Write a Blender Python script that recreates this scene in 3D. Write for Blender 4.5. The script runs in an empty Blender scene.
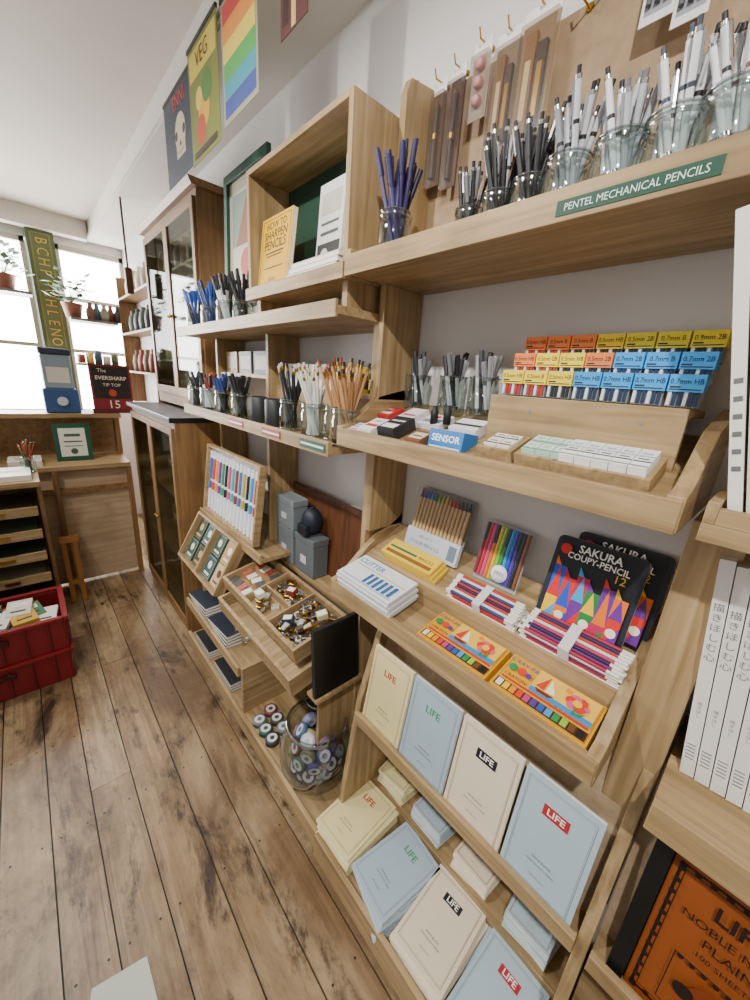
import bpy, math, random, bmesh
from mathutils import Matrix, Vector
random.seed(7)
SC=bpy.context.scene
COL=SC.collection
# ---------------------------------------------------------------- camera maths
F=375.0
Yw=Vector((-360,-142,375)).normalized()
Zw=-Vector((-88,1213.4,375)); Zw-=Yw*Zw.dot(Yw); Zw.normalize()
Xw=Yw.cross(Zw)
H=1.5
def yu(u,x,z):
    k=(u-375)/F; dz=z-H
    return (k*(x*Xw.z+dz*Zw.z)-(x*Xw.x+dz*Zw.x))/(Yw.x-k*Yw.z)
def ray(u,v):
    r=Vector((u-375,v-500,F)); return Vector((r.dot(Xw),r.dot(Yw),r.dot(Zw)))
def atx(u,v,x):
    r=ray(u,v); s=x/r.x; return Vector((x,r.y*s,H+r.z*s))
def aty(u,v,y):
    r=ray(u,v); s=y/r.y; return Vector((r.x*s,y,H+r.z*s))
cam=bpy.data.cameras.new('camera'); co=bpy.data.objects.new('camera',cam); COL.objects.link(co)
R=Vector((Xw.x,Yw.x,Zw.x)); U=-Vector((Xw.y,Yw.y,Zw.y)); B=-Vector((Xw.z,Yw.z,Zw.z))
co.matrix_world=Matrix(((R.x,U.x,B.x,0),(R.y,U.y,B.y,0),(R.z,U.z,B.z,H),(0,0,0,1)))
cam.sensor_width=36; cam.sensor_fit='AUTO'; cam.lens=F/1000*36; cam.clip_start=.01
SC.camera=co
# ---------------------------------------------------------------- materials
MC={}
def lin(h):
    h=h.lstrip('#'); o=[]
    for i in (0,2,4):
        c=int(h[i:i+2],16)/255; o.append(c/12.92 if c<=.04045 else ((c+.055)/1.055)**2.4)
    return (*o,1)
def base(name,col=(.8,.8,.8,1),rough=.5,metal=0):
    m=bpy.data.materials.new(name); m.use_nodes=True; n=m.node_tree.nodes; b=n['Principled BSDF']
    b.inputs['Base Color'].default_value=col; b.inputs['Roughness'].default_value=rough; b.inputs['Metallic'].default_value=metal
    return m,m.node_tree,b
def M(k):
    if not isinstance(k,str): return k
    if k in MC: return MC[k]
    m,t,b=base('paint_'+k.strip('#'),lin(k),.5)
    no=t.nodes.new('ShaderNodeTexNoise'); no.inputs['Scale'].default_value=40
    mr=t.nodes.new('ShaderNodeMapRange'); mr.inputs['To Min'].default_value=.42; mr.inputs['To Max'].default_value=.62
    t.links.new(no.outputs['Fac'],mr.inputs['Value']); t.links.new(mr.outputs['Result'],b.inputs['Roughness'])
    MC[k]=m; return m
def wood(name,c1,c2,sc,rough=.5,bump=.15,dirt='#634a2c'):
    m,t,b=base(name,lin(c1),rough); N=t.nodes.new
    tc=N('ShaderNodeTexCoord'); mp=N('ShaderNodeMapping'); mp.inputs['Scale'].default_value=sc
    no=N('ShaderNodeTexNoise'); no.inputs['Scale'].default_value=1; no.inputs['Detail'].default_value=6; no.inputs['Distortion'].default_value=.6
    cr=N('ShaderNodeValToRGB'); e=cr.color_ramp.elements
    e[0].position=.3; e[0].color=lin(c1); e[1].position=.7; e[1].color=lin(c2)
    n2=N('ShaderNodeTexNoise'); n2.inputs['Scale'].default_value=5; n2.inputs['Detail'].default_value=4
    mr=N('ShaderNodeMapRange'); mr.inputs['From Min'].default_value=.5; mr.inputs['From Max'].default_value=.8; mr.inputs['To Max'].default_value=.6
    mx=N('ShaderNodeMixRGB'); mx.inputs['Color2'].default_value=lin(dirt)
    bp=N('ShaderNodeBump'); bp.inputs['Strength'].default_value=bump; bp.inputs['Distance'].default_value=.002
    L=t.links.new
    L(tc.outputs['Object'],mp.inputs['Vector']); L(mp.outputs['Vector'],no.inputs['Vector']); L(no.outputs['Fac'],cr.inputs['Fac'])
    L(tc.outputs['Object'],n2.inputs['Vector']); L(n2.outputs['Fac'],mr.inputs['Value']); L(mr.outputs['Result'],mx.inputs['Fac']); L(cr.outputs['Color'],mx.inputs['Color1'])
    L(mx.outputs['Color'],b.inputs['Base Color']); L(no.outputs['Fac'],bp.inputs['Height']); L(bp.outputs['Normal'],b.inputs['Normal'])
    MC[name]=m; return m
wood('woodY','#897049','#b79b71',(60,3,60))
wood('woodZ','#897049','#b79b71',(60,60,3))
wood('woodX','#897049','#b79b71',(3,60,60))
wood('cabY','#745532','#967247',(50,3,50),dirt='#543a20'); wood('cabZ','#70512e','#926e44',(50,50,3),dirt='#543a20')
wood('darkwood','#4c2c17','#6b4024',(50,3,50),dirt='#35200f')
wood('mdf','#957c5f','#a98f70',(30,30,30),.7,dirt='#806a50'); wood('palewood','#a88e6e','#c0a888',(3,40,40),.6,dirt='#8a7152')
def simple(name,col,rough=.5,metal=0,em=0):
    m,t,b=base(name,lin(col),rough,metal)
    if em: b.inputs['Emission Color'].default_value=lin(col); b.inputs['Emission Strength'].default_value=em
    MC[name]=m; return m
simple('black','#111111',.35); simple('metal','#cfcfcf',.22,1); simple('gold','#b08a3c',.3,1)
simple('window_glow','#ffffff',.5,0,18)
def glassmat(name,tint='#ffffff',gl=.05,mxv=.6,ro=.05,bl=.25):
    m=bpy.data.materials.new(name); m.use_nodes=True; t=m.node_tree; t.nodes.clear()
    o=t.nodes.new('ShaderNodeOutputMaterial'); mx=t.nodes.new('ShaderNodeMixShader'); tr=t.nodes.new('ShaderNodeBsdfTransparent'); g=t.nodes.new('ShaderNodeBsdfGlossy')
    tr.inputs['Color'].default_value=lin(tint); g.inputs['Roughness'].default_value=ro
    lw=t.nodes.new('ShaderNodeLayerWeight'); lw.inputs['Blend'].default_value=bl
    mr=t.nodes.new('ShaderNodeMapRange'); mr.inputs['To Min'].default_value=gl; mr.inputs['To Max'].default_value=mxv
    t.links.new(lw.outputs['Facing'],mr.inputs['Value']); t.links.new(mr.outputs['Result'],mx.inputs['Fac'])
    t.links.new(tr.outputs[0],mx.inputs[1]); t.links.new(g.outputs[0],mx.inputs[2]); t.links.new(mx.outputs[0],o.inputs['Surface'])
    MC[name]=m
glassmat('glass','#dfe8e6',.06,.75,.03,.3); glassmat('rim','#c8d4d2',.25,.8,.05,.4); glassmat('plastic','#fafbfc',.015,.12); glassmat('pouch','#eeeae6',.10,.45,.18); glassmat('pane','#d6dcd4',.02,.2)
def plaster(name,c1,c2):
    m,t,b=base(name,lin(c1),.8)
    tc=t.nodes.new('ShaderNodeTexCoord'); no=t.nodes.new('ShaderNodeTexNoise'); no.inputs['Scale'].default_value=2.5; no.inputs['Detail'].default_value=5
    cr=t.nodes.new('ShaderNodeValToRGB'); e=cr.color_ramp.elements; e[0].color=lin(c1); e[1].color=lin(c2)
    t.links.new(tc.outputs['Object'],no.inputs['Vector']); t.links.new(no.outputs['Fac'],cr.inputs['Fac']); t.links.new(cr.outputs['Color'],b.inputs['Base Color'])
    MC[name]=m
plaster('wallpaint','#d4d1ce','#e0ddda'); plaster('ceilpaint','#beb4a8','#ccc3b8'); plaster('beampaint','#cfc9c0','#dad5cd')
def floormat(name,c1,c2,off):
    m,t,b=base(name,lin(c1),.36); L=t.links.new; N=t.nodes.new
    tc=N('ShaderNodeTexCoord'); mp=N('ShaderNodeMapping'); mp.inputs['Scale'].default_value=(50,2.0,50)
    no=N('ShaderNodeTexNoise'); no.inputs['Detail'].default_value=8; no.inputs['Scale'].default_value=1; no.inputs['Distortion'].default_value=1
    cr=N('ShaderNodeValToRGB'); e=cr.color_ramp.elements; e[0].position=.3; e[1].position=.68; e[0].color=lin(c1); e[1].color=lin(c2)
    L(tc.outputs['Object'],mp.inputs['Vector']); L(mp.outputs['Vector'],no.inputs['Vector']); L(no.outputs['Fac'],cr.inputs['Fac'])
    def layer(prev,sc,rough,lo,hi,col,seed,mxv=1.0):
        mp2=N('ShaderNodeMapping'); mp2.inputs['Scale'].default_value=sc; mp2.inputs['Location'].default_value=(seed,seed*.7,0)
        n2=N('ShaderNodeTexNoise'); n2.inputs['Detail'].default_value=9; n2.inputs['Scale'].default_value=1; n2.inputs['Roughness'].default_value=rough; n2.inputs['Distortion'].default_value=.4
        c2r=N('ShaderNodeMapRange'); c2r.inputs['From Min'].default_value=lo; c2r.inputs['From Max'].default_value=hi; c2r.inputs['To Min'].default_value=mxv; c2r.inputs['To Max'].default_value=0
        L(tc.outputs['Object'],mp2.inputs['Vector']); L(mp2.outputs['Vector'],n2.inputs['Vector']); L(n2.outputs['Fac'],c2r.inputs['Value'])
        mx=N('ShaderNodeMixRGB'); mx.inputs['Color2'].default_value=lin(col); L(c2r.outputs['Result'],mx.inputs['Fac']); L(prev,mx.inputs['Color1']); return mx.outputs['Color']
    p=layer(cr.outputs['Color'],(3,1.2,1),.6,.38,.54,'#b8a180',3.1,.65)
    p=layer(p,(3.6,1.6,1),.72,.40,.60,'#5a432c',off+1,.85)
    p=layer(p,(6.5,2.6,1),.75,.37,.475,'#261a10',off+5,.92)
    mp3=N('ShaderNodeMapping'); mp3.inputs['Scale'].default_value=(7.2,3.4,1)
    vo=N('ShaderNodeTexVoronoi'); vo.inputs['Scale'].default_value=1
    c3=N('ShaderNodeValToRGB'); e=c3.color_ramp.elements; e[0].position=.03; e[0].color=(1,1,1,1); e[1].position=.10; e[1].color=(0,0,0,1)
    L(tc.outputs['Object'],mp3.inputs['Vector']); L(mp3.outputs['Vector'],vo.inputs['Vector']); L(vo.outputs['Distance'],c3.inputs['Fac'])
    m2=N('ShaderNodeMixRGB'); m2.inputs['Color2'].default_value=lin('#2f1d10'); L(c3.outputs['Color'],m2.inputs['Fac']); L(p,m2.inputs['Color1'])
    L(m2.outputs['Color'],b.inputs['Base Color'])
    bp=N('ShaderNodeBump'); bp.inputs['Strength'].default_value=.35; bp.inputs['Distance'].default_value=.003
    L(no.outputs['Fac'],bp.inputs['Height']); L(bp.outputs['Normal'],b.inputs['Normal'])
    MC[name]=m
floormat('floorA','#7c6143','#a68a66',0); floormat('floorB','#6c5337','#967a55',.06); floormat('floorC','#88704f','#b39a77',.12)
# ---------------------------------------------------------------- mesh builder
TXT={}
BOLD={'LIFE','SENSOR','SAKURA','COUPY-PENCIL','CUTTER','dust CATCH','EVERSHARP'}
def textgeo(s):
    if s in TXT: return TXT[s]
    cu=bpy.data.curves.new('t','FONT'); cu.body=s; cu.size=1; cu.align_x='CENTER'; cu.align_y='CENTER'; cu.resolution_u=2
    if s in BOLD: cu.offset=.018
    o=bpy.data.objects.new('t',cu); COL.objects.link(o); bpy.context.view_layer.update()
    me=bpy.data.meshes.new_from_object(o.evaluated_get(bpy.context.evaluated_depsgraph_get()))
    g=([tuple(v.co) for v in me.vertices],[tuple(p.vertices) for p in me.polygons])
    bpy.data.objects.remove(o); bpy.data.curves.remove(cu); bpy.data.meshes.remove(me)
    TXT[s]=g; return g
JP='描きほしむ心'
for _s in ['LIFE','SENSOR','0.5mm HB','0.7mm HB','0.5mm B','0.5mm 2B','0.9mm 2B','0.7mm 2B']+list(JP): textgeo(_s)
class MB:
    def __init__(s): s.v=[]; s.f=[]; s.m=[]; s.sm=[]; s.mats=[]; s.T=Matrix()
    def mi(s,k):
        m=M(k)
        if m not in s.mats: s.mats.append(m)
        return s.mats.index(m)
    def add(s,vs,fs,k,smooth=False):
        n=len(s.v); i=s.mi(k)
        for p in vs: s.v.append(tuple(s.T@Vector(p)))
        for f in fs: s.f.append([a+n for a in f]); s.m.append(i); s.sm.append(smooth)
    def box(s,x0,x1,y0,y1,z0,z1,k):
        vs=[(x,y,z) for x in (x0,x1) for y in (y0,y1) for z in (z0,z1)]
        s.add(vs,[(0,1,3,2),(4,6,7,5),(0,4,5,1),(2,3,7,6),(0,2,6,4),(1,5,7,3)],k); return s
    def prism(s,poly,a,b,k,ax='y'):
        n=len(poly); vs=[]
        for t in (a,b):
            for p,q in poly: vs.append({'y':(p,t,q),'z':(p,q,t),'x':(t,p,q)}[ax])
        fs=[tuple(range(n)),tuple(range(2*n-1,n-1,-1))]+[(i,(i+1)%n,n+(i+1)%n,n+i) for i in range(n)]
        s.add(vs,fs,k); return s
    def cyl(s,p0,p1,r0,r1=None,k='black',n=10,caps=True):
        p0=Vector(p0); p1=Vector(p1); r1=r0 if r1 is None else r1
        d=(p1-p0).normalized(); a=d.orthogonal().normalized(); b=d.cross(a)
        ring=lambda p,r:[p+(a*math.cos(2*math.pi*i/n)+b*math.sin(2*math.pi*i/n))*r for i in range(n)]
        A=ring(p0,r0); Bq=ring(p1,r1)
        s.add(A+Bq,[(i,(i+1)%n,n+(i+1)%n,n+i) for i in range(n)],k,True)
        if caps:
            if r0>1e-5: s.add(A,[tuple(range(n))],k)
            if r1>1e-5: s.add(Bq,[tuple(range(n))],k)
        return s
    def lathe(s,prof,k,n=20,c=(0,0,0)):
        vs=[];fs=[]
        for r,z in prof:
            for i in range(n):
                t=2*math.pi*i/n; vs.append((c[0]+r*math.cos(t),c[1]+r*math.sin(t),c[2]+z))
        for j in range(len(prof)-1):
            for i in range(n): fs.append((j*n+i,j*n+(i+1)%n,(j+1)*n+(i+1)%n,(j+1)*n+i))
        s.add(vs,fs,k,True); return s
    def ball(s,c,r,k,n=10,sz=1):
        prof=[(max(1e-4,r*math.sin(math.pi*j/8)),-r*sz*math.cos(math.pi*j/8)) for j in range(9)]
        return s.lathe(prof,k,n,c)
    def poly(s,pts,k): s.add(pts,[tuple(range(len(pts)))],k); return s
    def text(s,t,size,x,y,z,k,rot=0,sx=1):
        vs,fs=textgeo(t); c,sn=math.cos(rot),math.sin(rot)
        s.add([(x+(a*sx*c-b*sn)*size,y+(a*sx*sn+b*c)*size,z) for a,b,_ in vs],fs,k); return s
    def build(s,name,parent=None,bevel=0,mw=None,recalc=True):
        me=bpy.data.meshes.new(name); me.from_pydata(s.v,[],s.f)
        for m in s.mats: me.materials.append(m)
        me.polygons.foreach_set('material_index',s.m); me.polygons.foreach_set('use_smooth',s.sm); me.update()
        if recalc:
            bm=bmesh.new(); bm.from_mesh(me); bmesh.ops.recalc_face_normals(bm,faces=bm.faces); bm.to_mesh(me); bm.free()
        o=bpy.data.objects.new(name,me); COL.objects.link(o)
        if parent: o.parent=parent
        if mw is not None: o.matrix_world=mw
        if bevel:
            b=o.modifiers.new('bevel','BEVEL'); b.width=bevel; b.segments=2; b.limit_method='ANGLE'
        return o
def tag(o,label=None,cat=None,group=None,kind=None):
    if label: o['label']=label
    if cat: o['category']=cat
    if group: o['group']=group
    if kind: o['kind']=kind
    return o
def thing(name,label,cat,mw=None,group=None):
    o=bpy.data.objects.new(name,None); o.empty_display_size=.05; COL.objects.link(o)
    if mw is not None: o.matrix_world=mw
    return tag(o,label,cat,group)
def fr(o,up=(0,0,1),right=(0,-1,0)):
    r=Vector(right).normalized(); u=Vector(up); u=(u-r*u.dot(r)).normalized(); n=r.cross(u)
    return Matrix(((r.x,u.x,n.x,o[0]),(r.y,u.y,n.y,o[1]),(r.z,u.z,n.z,o[2]),(0,0,0,1)))
def tr(x,y,z,rz=0): return Matrix.Translation((x,y,z))@Matrix.Rotation(rz,4,'Z')
def printed(mb,w,h,t,cover,marks=(),side=None):
    """flat article: local x right, y up, z towards the viewer; origin bottom centre of its back"""
    if side: mb.box(-w/2+.001,w/2-.001,.001,h-.001,.0008,t-.0008,side); mb.box(-w/2,w/2,0,h,t-.0008,t,cover); mb.box(-w/2,w/2,0,h,0,.0008,cover)
    elif cover: mb.box(-w/2,w/2,0,h,0,t,cover)
    e=t
    for mk in marks:
        e+=.0002
        if mk[0]=='r':
            _,a,b,c,d,k=mk; mb.poly([((a-.5)*w,b*h,e),((c-.5)*w,b*h,e),((c-.5)*w,d*h,e),((a-.5)*w,d*h,e)],k)
        elif mk[0]=='p':
            mb.poly([((a-.5)*w,b*h,e) for a,b in mk[1]],mk[2])
        elif mk[0]=='c':
            _,a,b,r,k=mk; mb.poly([((a-.5)*w+r*math.cos(i*math.pi/8),b*h+r*math.sin(i*math.pi/8),e) for i in range(16)],k)
        elif mk[0]=='t':
            _,s,sz,a,b,k=mk[:6]; mb.text(s,sz,(a-.5)*w,b*h,e,k,mk[6] if len(mk)>6 else 0,mk[7] if len(mk)>7 else 1)
        elif mk[0]=='o':
            _,a,b,c,d,q,k=mk; W=q/w; Hh=q/h
            for (p0,p1,p2,p3) in ((a,b,c,b+Hh),(a,d-Hh,c,d),(a,b,a+W,d),(c-W,b,c,d)):
                mb.poly([((p0-.5)*w,p1*h,e),((p2-.5)*w,p1*h,e),((p2-.5)*w,p3*h,e),((p0-.5)*w,p3*h,e)],k)
    return mb
def item(name,label,cat,w,h,t,cover,marks,o,up=(0,0,1),right=(0,-1,0),side=None,group=None):
    x=printed(MB(),w,h,t,cover,marks,side).build(name,mw=fr(o,up,right)); return tag(x,label,cat,group)
ORD=['first','second','third','fourth','fifth','sixth','seventh','eighth','ninth','tenth','eleventh','twelfth','thirteenth','fourteenth','fifteenth','sixteenth']
# ---------------------------------------------------------------- SETTING
WX=.85
def floor_planks():
    mb=MB(); mb.box(-3,WX+.1,-2.5,4.6,-.06,-.010,'#140d08'); x=-3.0
    while x<WX:
        w=random.choice((.115,.125,.135)); y=-2.5+random.random()
        cuts=[-2.5]+[y+i*random.uniform(1.6,2.4) for i in range(4)]+[4.6]; cuts=sorted(c for c in cuts if c<=4.6)
        for a,b in zip(cuts,cuts[1:]):
            if b-a<.05: continue
            mb.box(x+.0020,min(x+w-.0020,WX+.1),a+.001,b-.001,-.02,0,random.choice(('floorA','floorB','floorC')))
        for q in range(16):
            yy=-2.2+q*.42+.1
            for nx in (.2,.8): mb.poly([(x+w*nx+.0036*math.cos(i*math.pi/3),yy+.0036*math.sin(i*math.pi/3),.0007) for i in range(6)],'#1e1610')
        x+=w
    return mb
tag(floor_planks().build('floor'),kind='structure')
tag(MB().box(WX,WX+.1,-2.5,4.7,0,2.62,'wallpaint').build('wall_right'),kind='structure')
tag(MB().box(-3,WX+.1,-2.5,4.7,2.6,2.7,'ceilpaint').build('ceiling'),kind='structure')
tag(MB().box(.60,WX,-2.5,4.4,2.48,2.6,'beampaint').box(.588,.60,-2.5,4.4,2.485,2.51,'beampaint').build('trim_1'),kind='structure')
tag(MB().box(-3,.588,4.3,4.4,2.47,2.6,'beampaint').build('trim_2'),kind='structure')
bw=MB().box(-3,WX,4.45,4.6,0,1.05,'wallpaint').box(-3,WX,4.45,4.6,2.42,2.6,'wallpaint').box(-3,-1.2,4.45,4.6,1.05,2.42,'wallpaint')
tag(bw.build('wall_back'),kind='structure')
def window(n,x0,x1,bars):
    r=thing('window_%d'%n,None,None); tag(r,kind='structure')
    mb=MB().box(x0,x1,4.52,4.53,1.05,2.42,'window_glow'); mb.build('pane',r)
    f=MB()
    for a,b,c,d in ((x0,x1,1.05,1.09),(x0,x1,2.38,2.42),(x0,x0+.03,1.05,2.42),(x1-.03,x1,1.05,2.42)): f.box(a,b,4.45,4.5,c,d,'#b9b0a2')
    for z in bars: f.box(x0,x1,4.455,4.495,z-.015,z+.015,'#a89f92')
    f.build('frame',r)
window(1,-1.2,.19,(1.62,2.0)); window(2,.37,WX,(1.6,2.02))
mb=MB().box(.20,.37,4.36,4.5,1.0,2.47,'#4f5b3d').box(.222,.348,4.352,4.36,1.02,2.45,'#77763a').box(.232,.338,4.350,4.352,1.03,2.44,'#59633c')
mb.T=fr((.285,4.348,1.75),(0,0,1),(1,0,0))
for i,ch in enumerate('BCHPPCHLENO'): mb.text(ch,.105,.0,.645-i*.074,.001,'#c0a545',-math.pi/2,.78); mb.text(ch,.105,.004,.647-i*.074,.0006,'#20261a',-math.pi/2,.78)
mb.T=Matrix(); tag(mb.build('pillar'),'olive pillar with gilt sideways lettering between the bright windows','pillar')
# ---------------------------------------------------------------- SHELVING
AY0,AY1=.085,.765
def tray_parts(root,y0,y1,yn0,yn1,step=True):
    MB().box(.60,.845,yn0,y1,1.738,1.755,'woodY').box(.588,.60,yn0,y1+.018,1.732,1.774,'woodY').build('top_shelf',root,.0015)
    MB().prism([(.6,1.352),(.845,1.438),(.845,1.455),(.6,1.37)],y0,y1,'woodY').box(.585,.6,y0-.018,y1+.018 if step else y1,1.343,1.388,'woodY').build('middle_tray',root,.0015)
    MB().prism([(.6,.915),(.705,.936),(.705,.953),(.6,.932)],y0,y1,'woodY').box(.585,.6,y0-.018,y1+.018 if step else y1,.902,.952,'woodY').build('lower_tray',root,.0015)
    if step: MB().prism([(.700,.953),(.700,.995),(.713,1.001),(.713,.953)],y0,y1,'woodY').prism([(.700,.995),(.845,1.06),(.845,1.077),(.700,1.011)],y0,y1,'woodY').build('lower_tray_step',root,.0012)
    else: MB().box(.705,.845,y0,y1,.930,.942,'woodY').build('lower_tray_back',root,.0012)
    MB().box(.60,.715,yn0,yn1,.54,.556,'woodY').box(.587,.60,yn0,yn1,.537,.575,'woodY').build('notebook_ledge',root,.0015)
    MB().prism([(.655,.556),(.665,.556),(.735,.925),(.725,.925)],yn0,yn1,'palewood').build('notebook_backboard',root)
    MB().box(.47,.69,yn0,yn1,.14,.16,'woodY').box(.455,.47,yn0,yn1,.10,.19,'woodY').build('bottom_tray',root,.0015)
    MB().box(.69,.845,yn0,yn1,.20,.215,'woodY').box(.685,.69,yn0,yn1,.16,.222,'woodY').build('bottom_tray_step',root,.0015)
    MB().box(.49,.505,yn0,yn1,0.0,.14,'woodY').build('plinth',root)
def cheek(root,which,y0,y1):
    P={'upper':[(.59,1.738),(.59,1.785),(.66,1.79),(.70,1.80),(.722,1.83),(.728,1.87),(.728,2.12),(.74,2.15),(.845,2.165),(.845,1.738)],
       'middle':[(.587,1.343),(.587,1.392),(.62,1.40),(.71,1.47),(.845,1.50),(.845,1.343)],
       'lower':[(.587,.902),(.587,.956),(.62,.962),(.71,1.035),(.845,1.115),(.845,.92),(.70,.902)]}[which]
    MB().prism(P,y0,y1,'woodX' if which!='upper' else 'woodZ').build(which+'_cheek',root,.0015)
def uprights(root,y0,y1):
    MB().box(.705,.845,y0,y1,1.46,1.738,'woodZ').build('upright',root,.0015)
    MB().box(.705,.845,y0,y1,1.08,1.343,'woodZ').build('upright',root,.0015)
A=thing('shelving_unit','nearest full bay of light oak wall shelving, holding four standing bordered notebooks','shelving')
tray_parts(A,AY0,AY1,.02,.645)
MB().box(.60,.845,.645,AY1,.895,.902,'woodY').build('under_board',A)
for w in ('upper','middle','lower'): cheek(A,w,AY1,AY1+.02)
cheek(A,'upper',.02,.04); cheek(A,'middle',AY0-.02,AY0); cheek(A,'lower',AY0-.02,AY0)
uprights(A,AY1,AY1+.02)
MB().box(.69,.845,-.002,.018,1.46,1.738,'woodZ').build('upright',A,.0015)
MB().box(.70,.845,-.002,.063,.56,1.343,'woodZ').build('upright',A,.0015)
for a,b in ((.645,.665),(.0,.02)): MB().prism([(.70,.90),(.845,.90),(.845,0),(.49,0),(.49,.14),(.56,.22),(.61,.60)],a,b,'woodZ').build('side_panel',A,.0015)
MB().box(.835,.845,.04,AY1,1.755,2.16,'mdf').build('pegboard',A)
ya,yb=yu(558,.587,1.76),yu(728,.587,1.76)
mb=MB(); mb.T=fr((.5878,(ya+yb)/2,1.739)); w=ya-yb; mb.box(-w/2,w/2,0,.0185,0,.0008,'#174836'); mb.text('PENTEL MECHANICAL PENCILS',.0125,0,.0088,.0012,'#dfe8e0',0,w/.0125/15.8)
tag(mb.build('label_strip',A),'green label strip with white lettering')
MB().box(.70,.712,.105,.425,1.402,1.497,'woodY').box(.712,.84,.105,.425,1.483,1.495,'woodY').build('lead_riser',A,.0012)
for y in (.16,.34): MB().cyl((.6995,y,1.47),(.699,y,1.47),.003,None,'metal',8).build('screw',A)
Z=thing('shelving_unit','oak shelving bay at the right picture edge, holding white paperbacks and an orange cover','shelving')
tray_parts(Z,-.72,-.006,-.72,-.004,False)
MB().box(.585,.694,-.006,.045,1.345,1.368,'woodY').box(.585,.694,.033,.045,1.368,1.395,'woodX').box(.585,.6,-.006,.033,1.368,1.388,'woodY').build('middle_tray_end',Z,.001)
for w in ('upper','middle','lower'): cheek(Z,w,-.76,-.74)
Bu=thing('shelving_unit','long oak shelving run beyond the near bay, with jars, trays and a green-backed box','shelving')
BY0,BY1=.787,1.93
MB().box(.578,.845,BY0,2.02,1.652,1.672,'woodY').box(.57,.578,BY0,2.02,1.645,1.684,'woodY').build('top_shelf',Bu,.0015)
MB().box(.575,.845,BY0,1.97,1.315,1.333,'woodY').box(.562,.575,BY0,1.97,1.31,1.35,'woodY').build('middle_shelf',Bu,.0015)
for y in (BY0,1.40,BY1-.02): MB().box(.71,.845,y,y+.02,.0,1.652,'woodZ').build('upright',Bu,.0015)
MB().box(.745,.845,BY0+.02,1.40,1.455,1.47,'woodY').box(.745,.757,BY0+.02,1.40,1.333,1.455,'woodY').build('raised_shelf',Bu,.001)
MB().box(.72,.845,1.42,BY1-.02,1.49,1.505,'woodY').build('raised_shelf',Bu,.001)
MB().box(.495,.845,.67,BY1,.10,.118,'woodY').box(.48,.495,.67,BY1,.06,.135,'woodY').box(.52,.535,.67,BY1,0,.1,'woodY').build('bottom_shelf',Bu,.0015)
MB().box(.50,.845,1.27,BY1,.31,.328,'woodY').box(.487,.50,1.27,BY1,.30,.345,'woodY').box(.50,.845,1.25,1.27,.118,.345,'woodX').build('notebook_shelf',Bu,.0015)
MB().box(.60,.845,1.25,BY1,.80,.818,'woodY').box(.588,.60,1.25,BY1,.795,.835,'woodY').build('display_shelf',Bu,.0015)
for (u0,u1,c,n) in ((262,280,'#a02c2c','red'),(300,325,'#1f5a44','green'),(229,243,'#a02c2c','far red')):
    a,b=yu(u0,.561,1.33),yu(u1,.561,1.33)
    tag(MB().box(.5595,.5615,b,a,1.32,1.342,c).box(.559,.5595,b+.006,a-.006,1.328,1.334,'#e8e4da').build('label_strip',Bu),n+' label strip')
for y in (1.45,1.87): MB().box(.56,.66,y,y+.015,.328,.60,'woodZ').build('tray_support',Bu)
for y in (.80,1.405): MB().box(.57,.71,y,y+.013,.118,.56,'woodZ').build('drawer_support',Bu)
MB().box(.72,.845,.81,1.40,.745,.762,'woodY').build('back_ledge',Bu)
MB().box(.52,.70,.745,.798,.56,.572,'woodY').build('slate_rest',Bu)
Bx=thing('display_box','open oak box with dark green back, above the long shelf','box')
bx0,bx1,bz0,bz1,bd=.79,1.31,1.735,2.085,.745
MB().box(.60,bd,bx0,bx0+.016,bz0,bz1,'woodZ').build('side_board',Bx,.0015)
MB().box(.60,bd,bx1-.016,bx1,bz0,bz1,'woodZ').build('side_board',Bx,.0015)
MB().box(.60,bd,bx0+.016,bx1-.016,bz1-.014,bz1,'woodY').build('top_board',Bx,.0015)
MB().box(.60,bd,bx0+.016,bx1-.016,bz0,bz0+.016,'woodY').box(.588,.60,bx0,bx1,bz0-.005,bz0+.03,'woodY').build('bottom_board',Bx,.0015)
MB().box(bd-.008,bd,bx0+.016,bx1-.016,bz0+.016,bz1-.014,'#1c4030').build('back_panel',Bx)
for y in (bx0+.02,bx1-.04): MB().box(.62,.74,y,y+.02,1.672,bz0,'woodZ').build('foot',Bx)
for y in (bx0+.1,bx1-.12): MB().box(bd,.848,y,y+.03,1.95,2.0,'woodX').build('wall_bracket',Bx)
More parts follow.
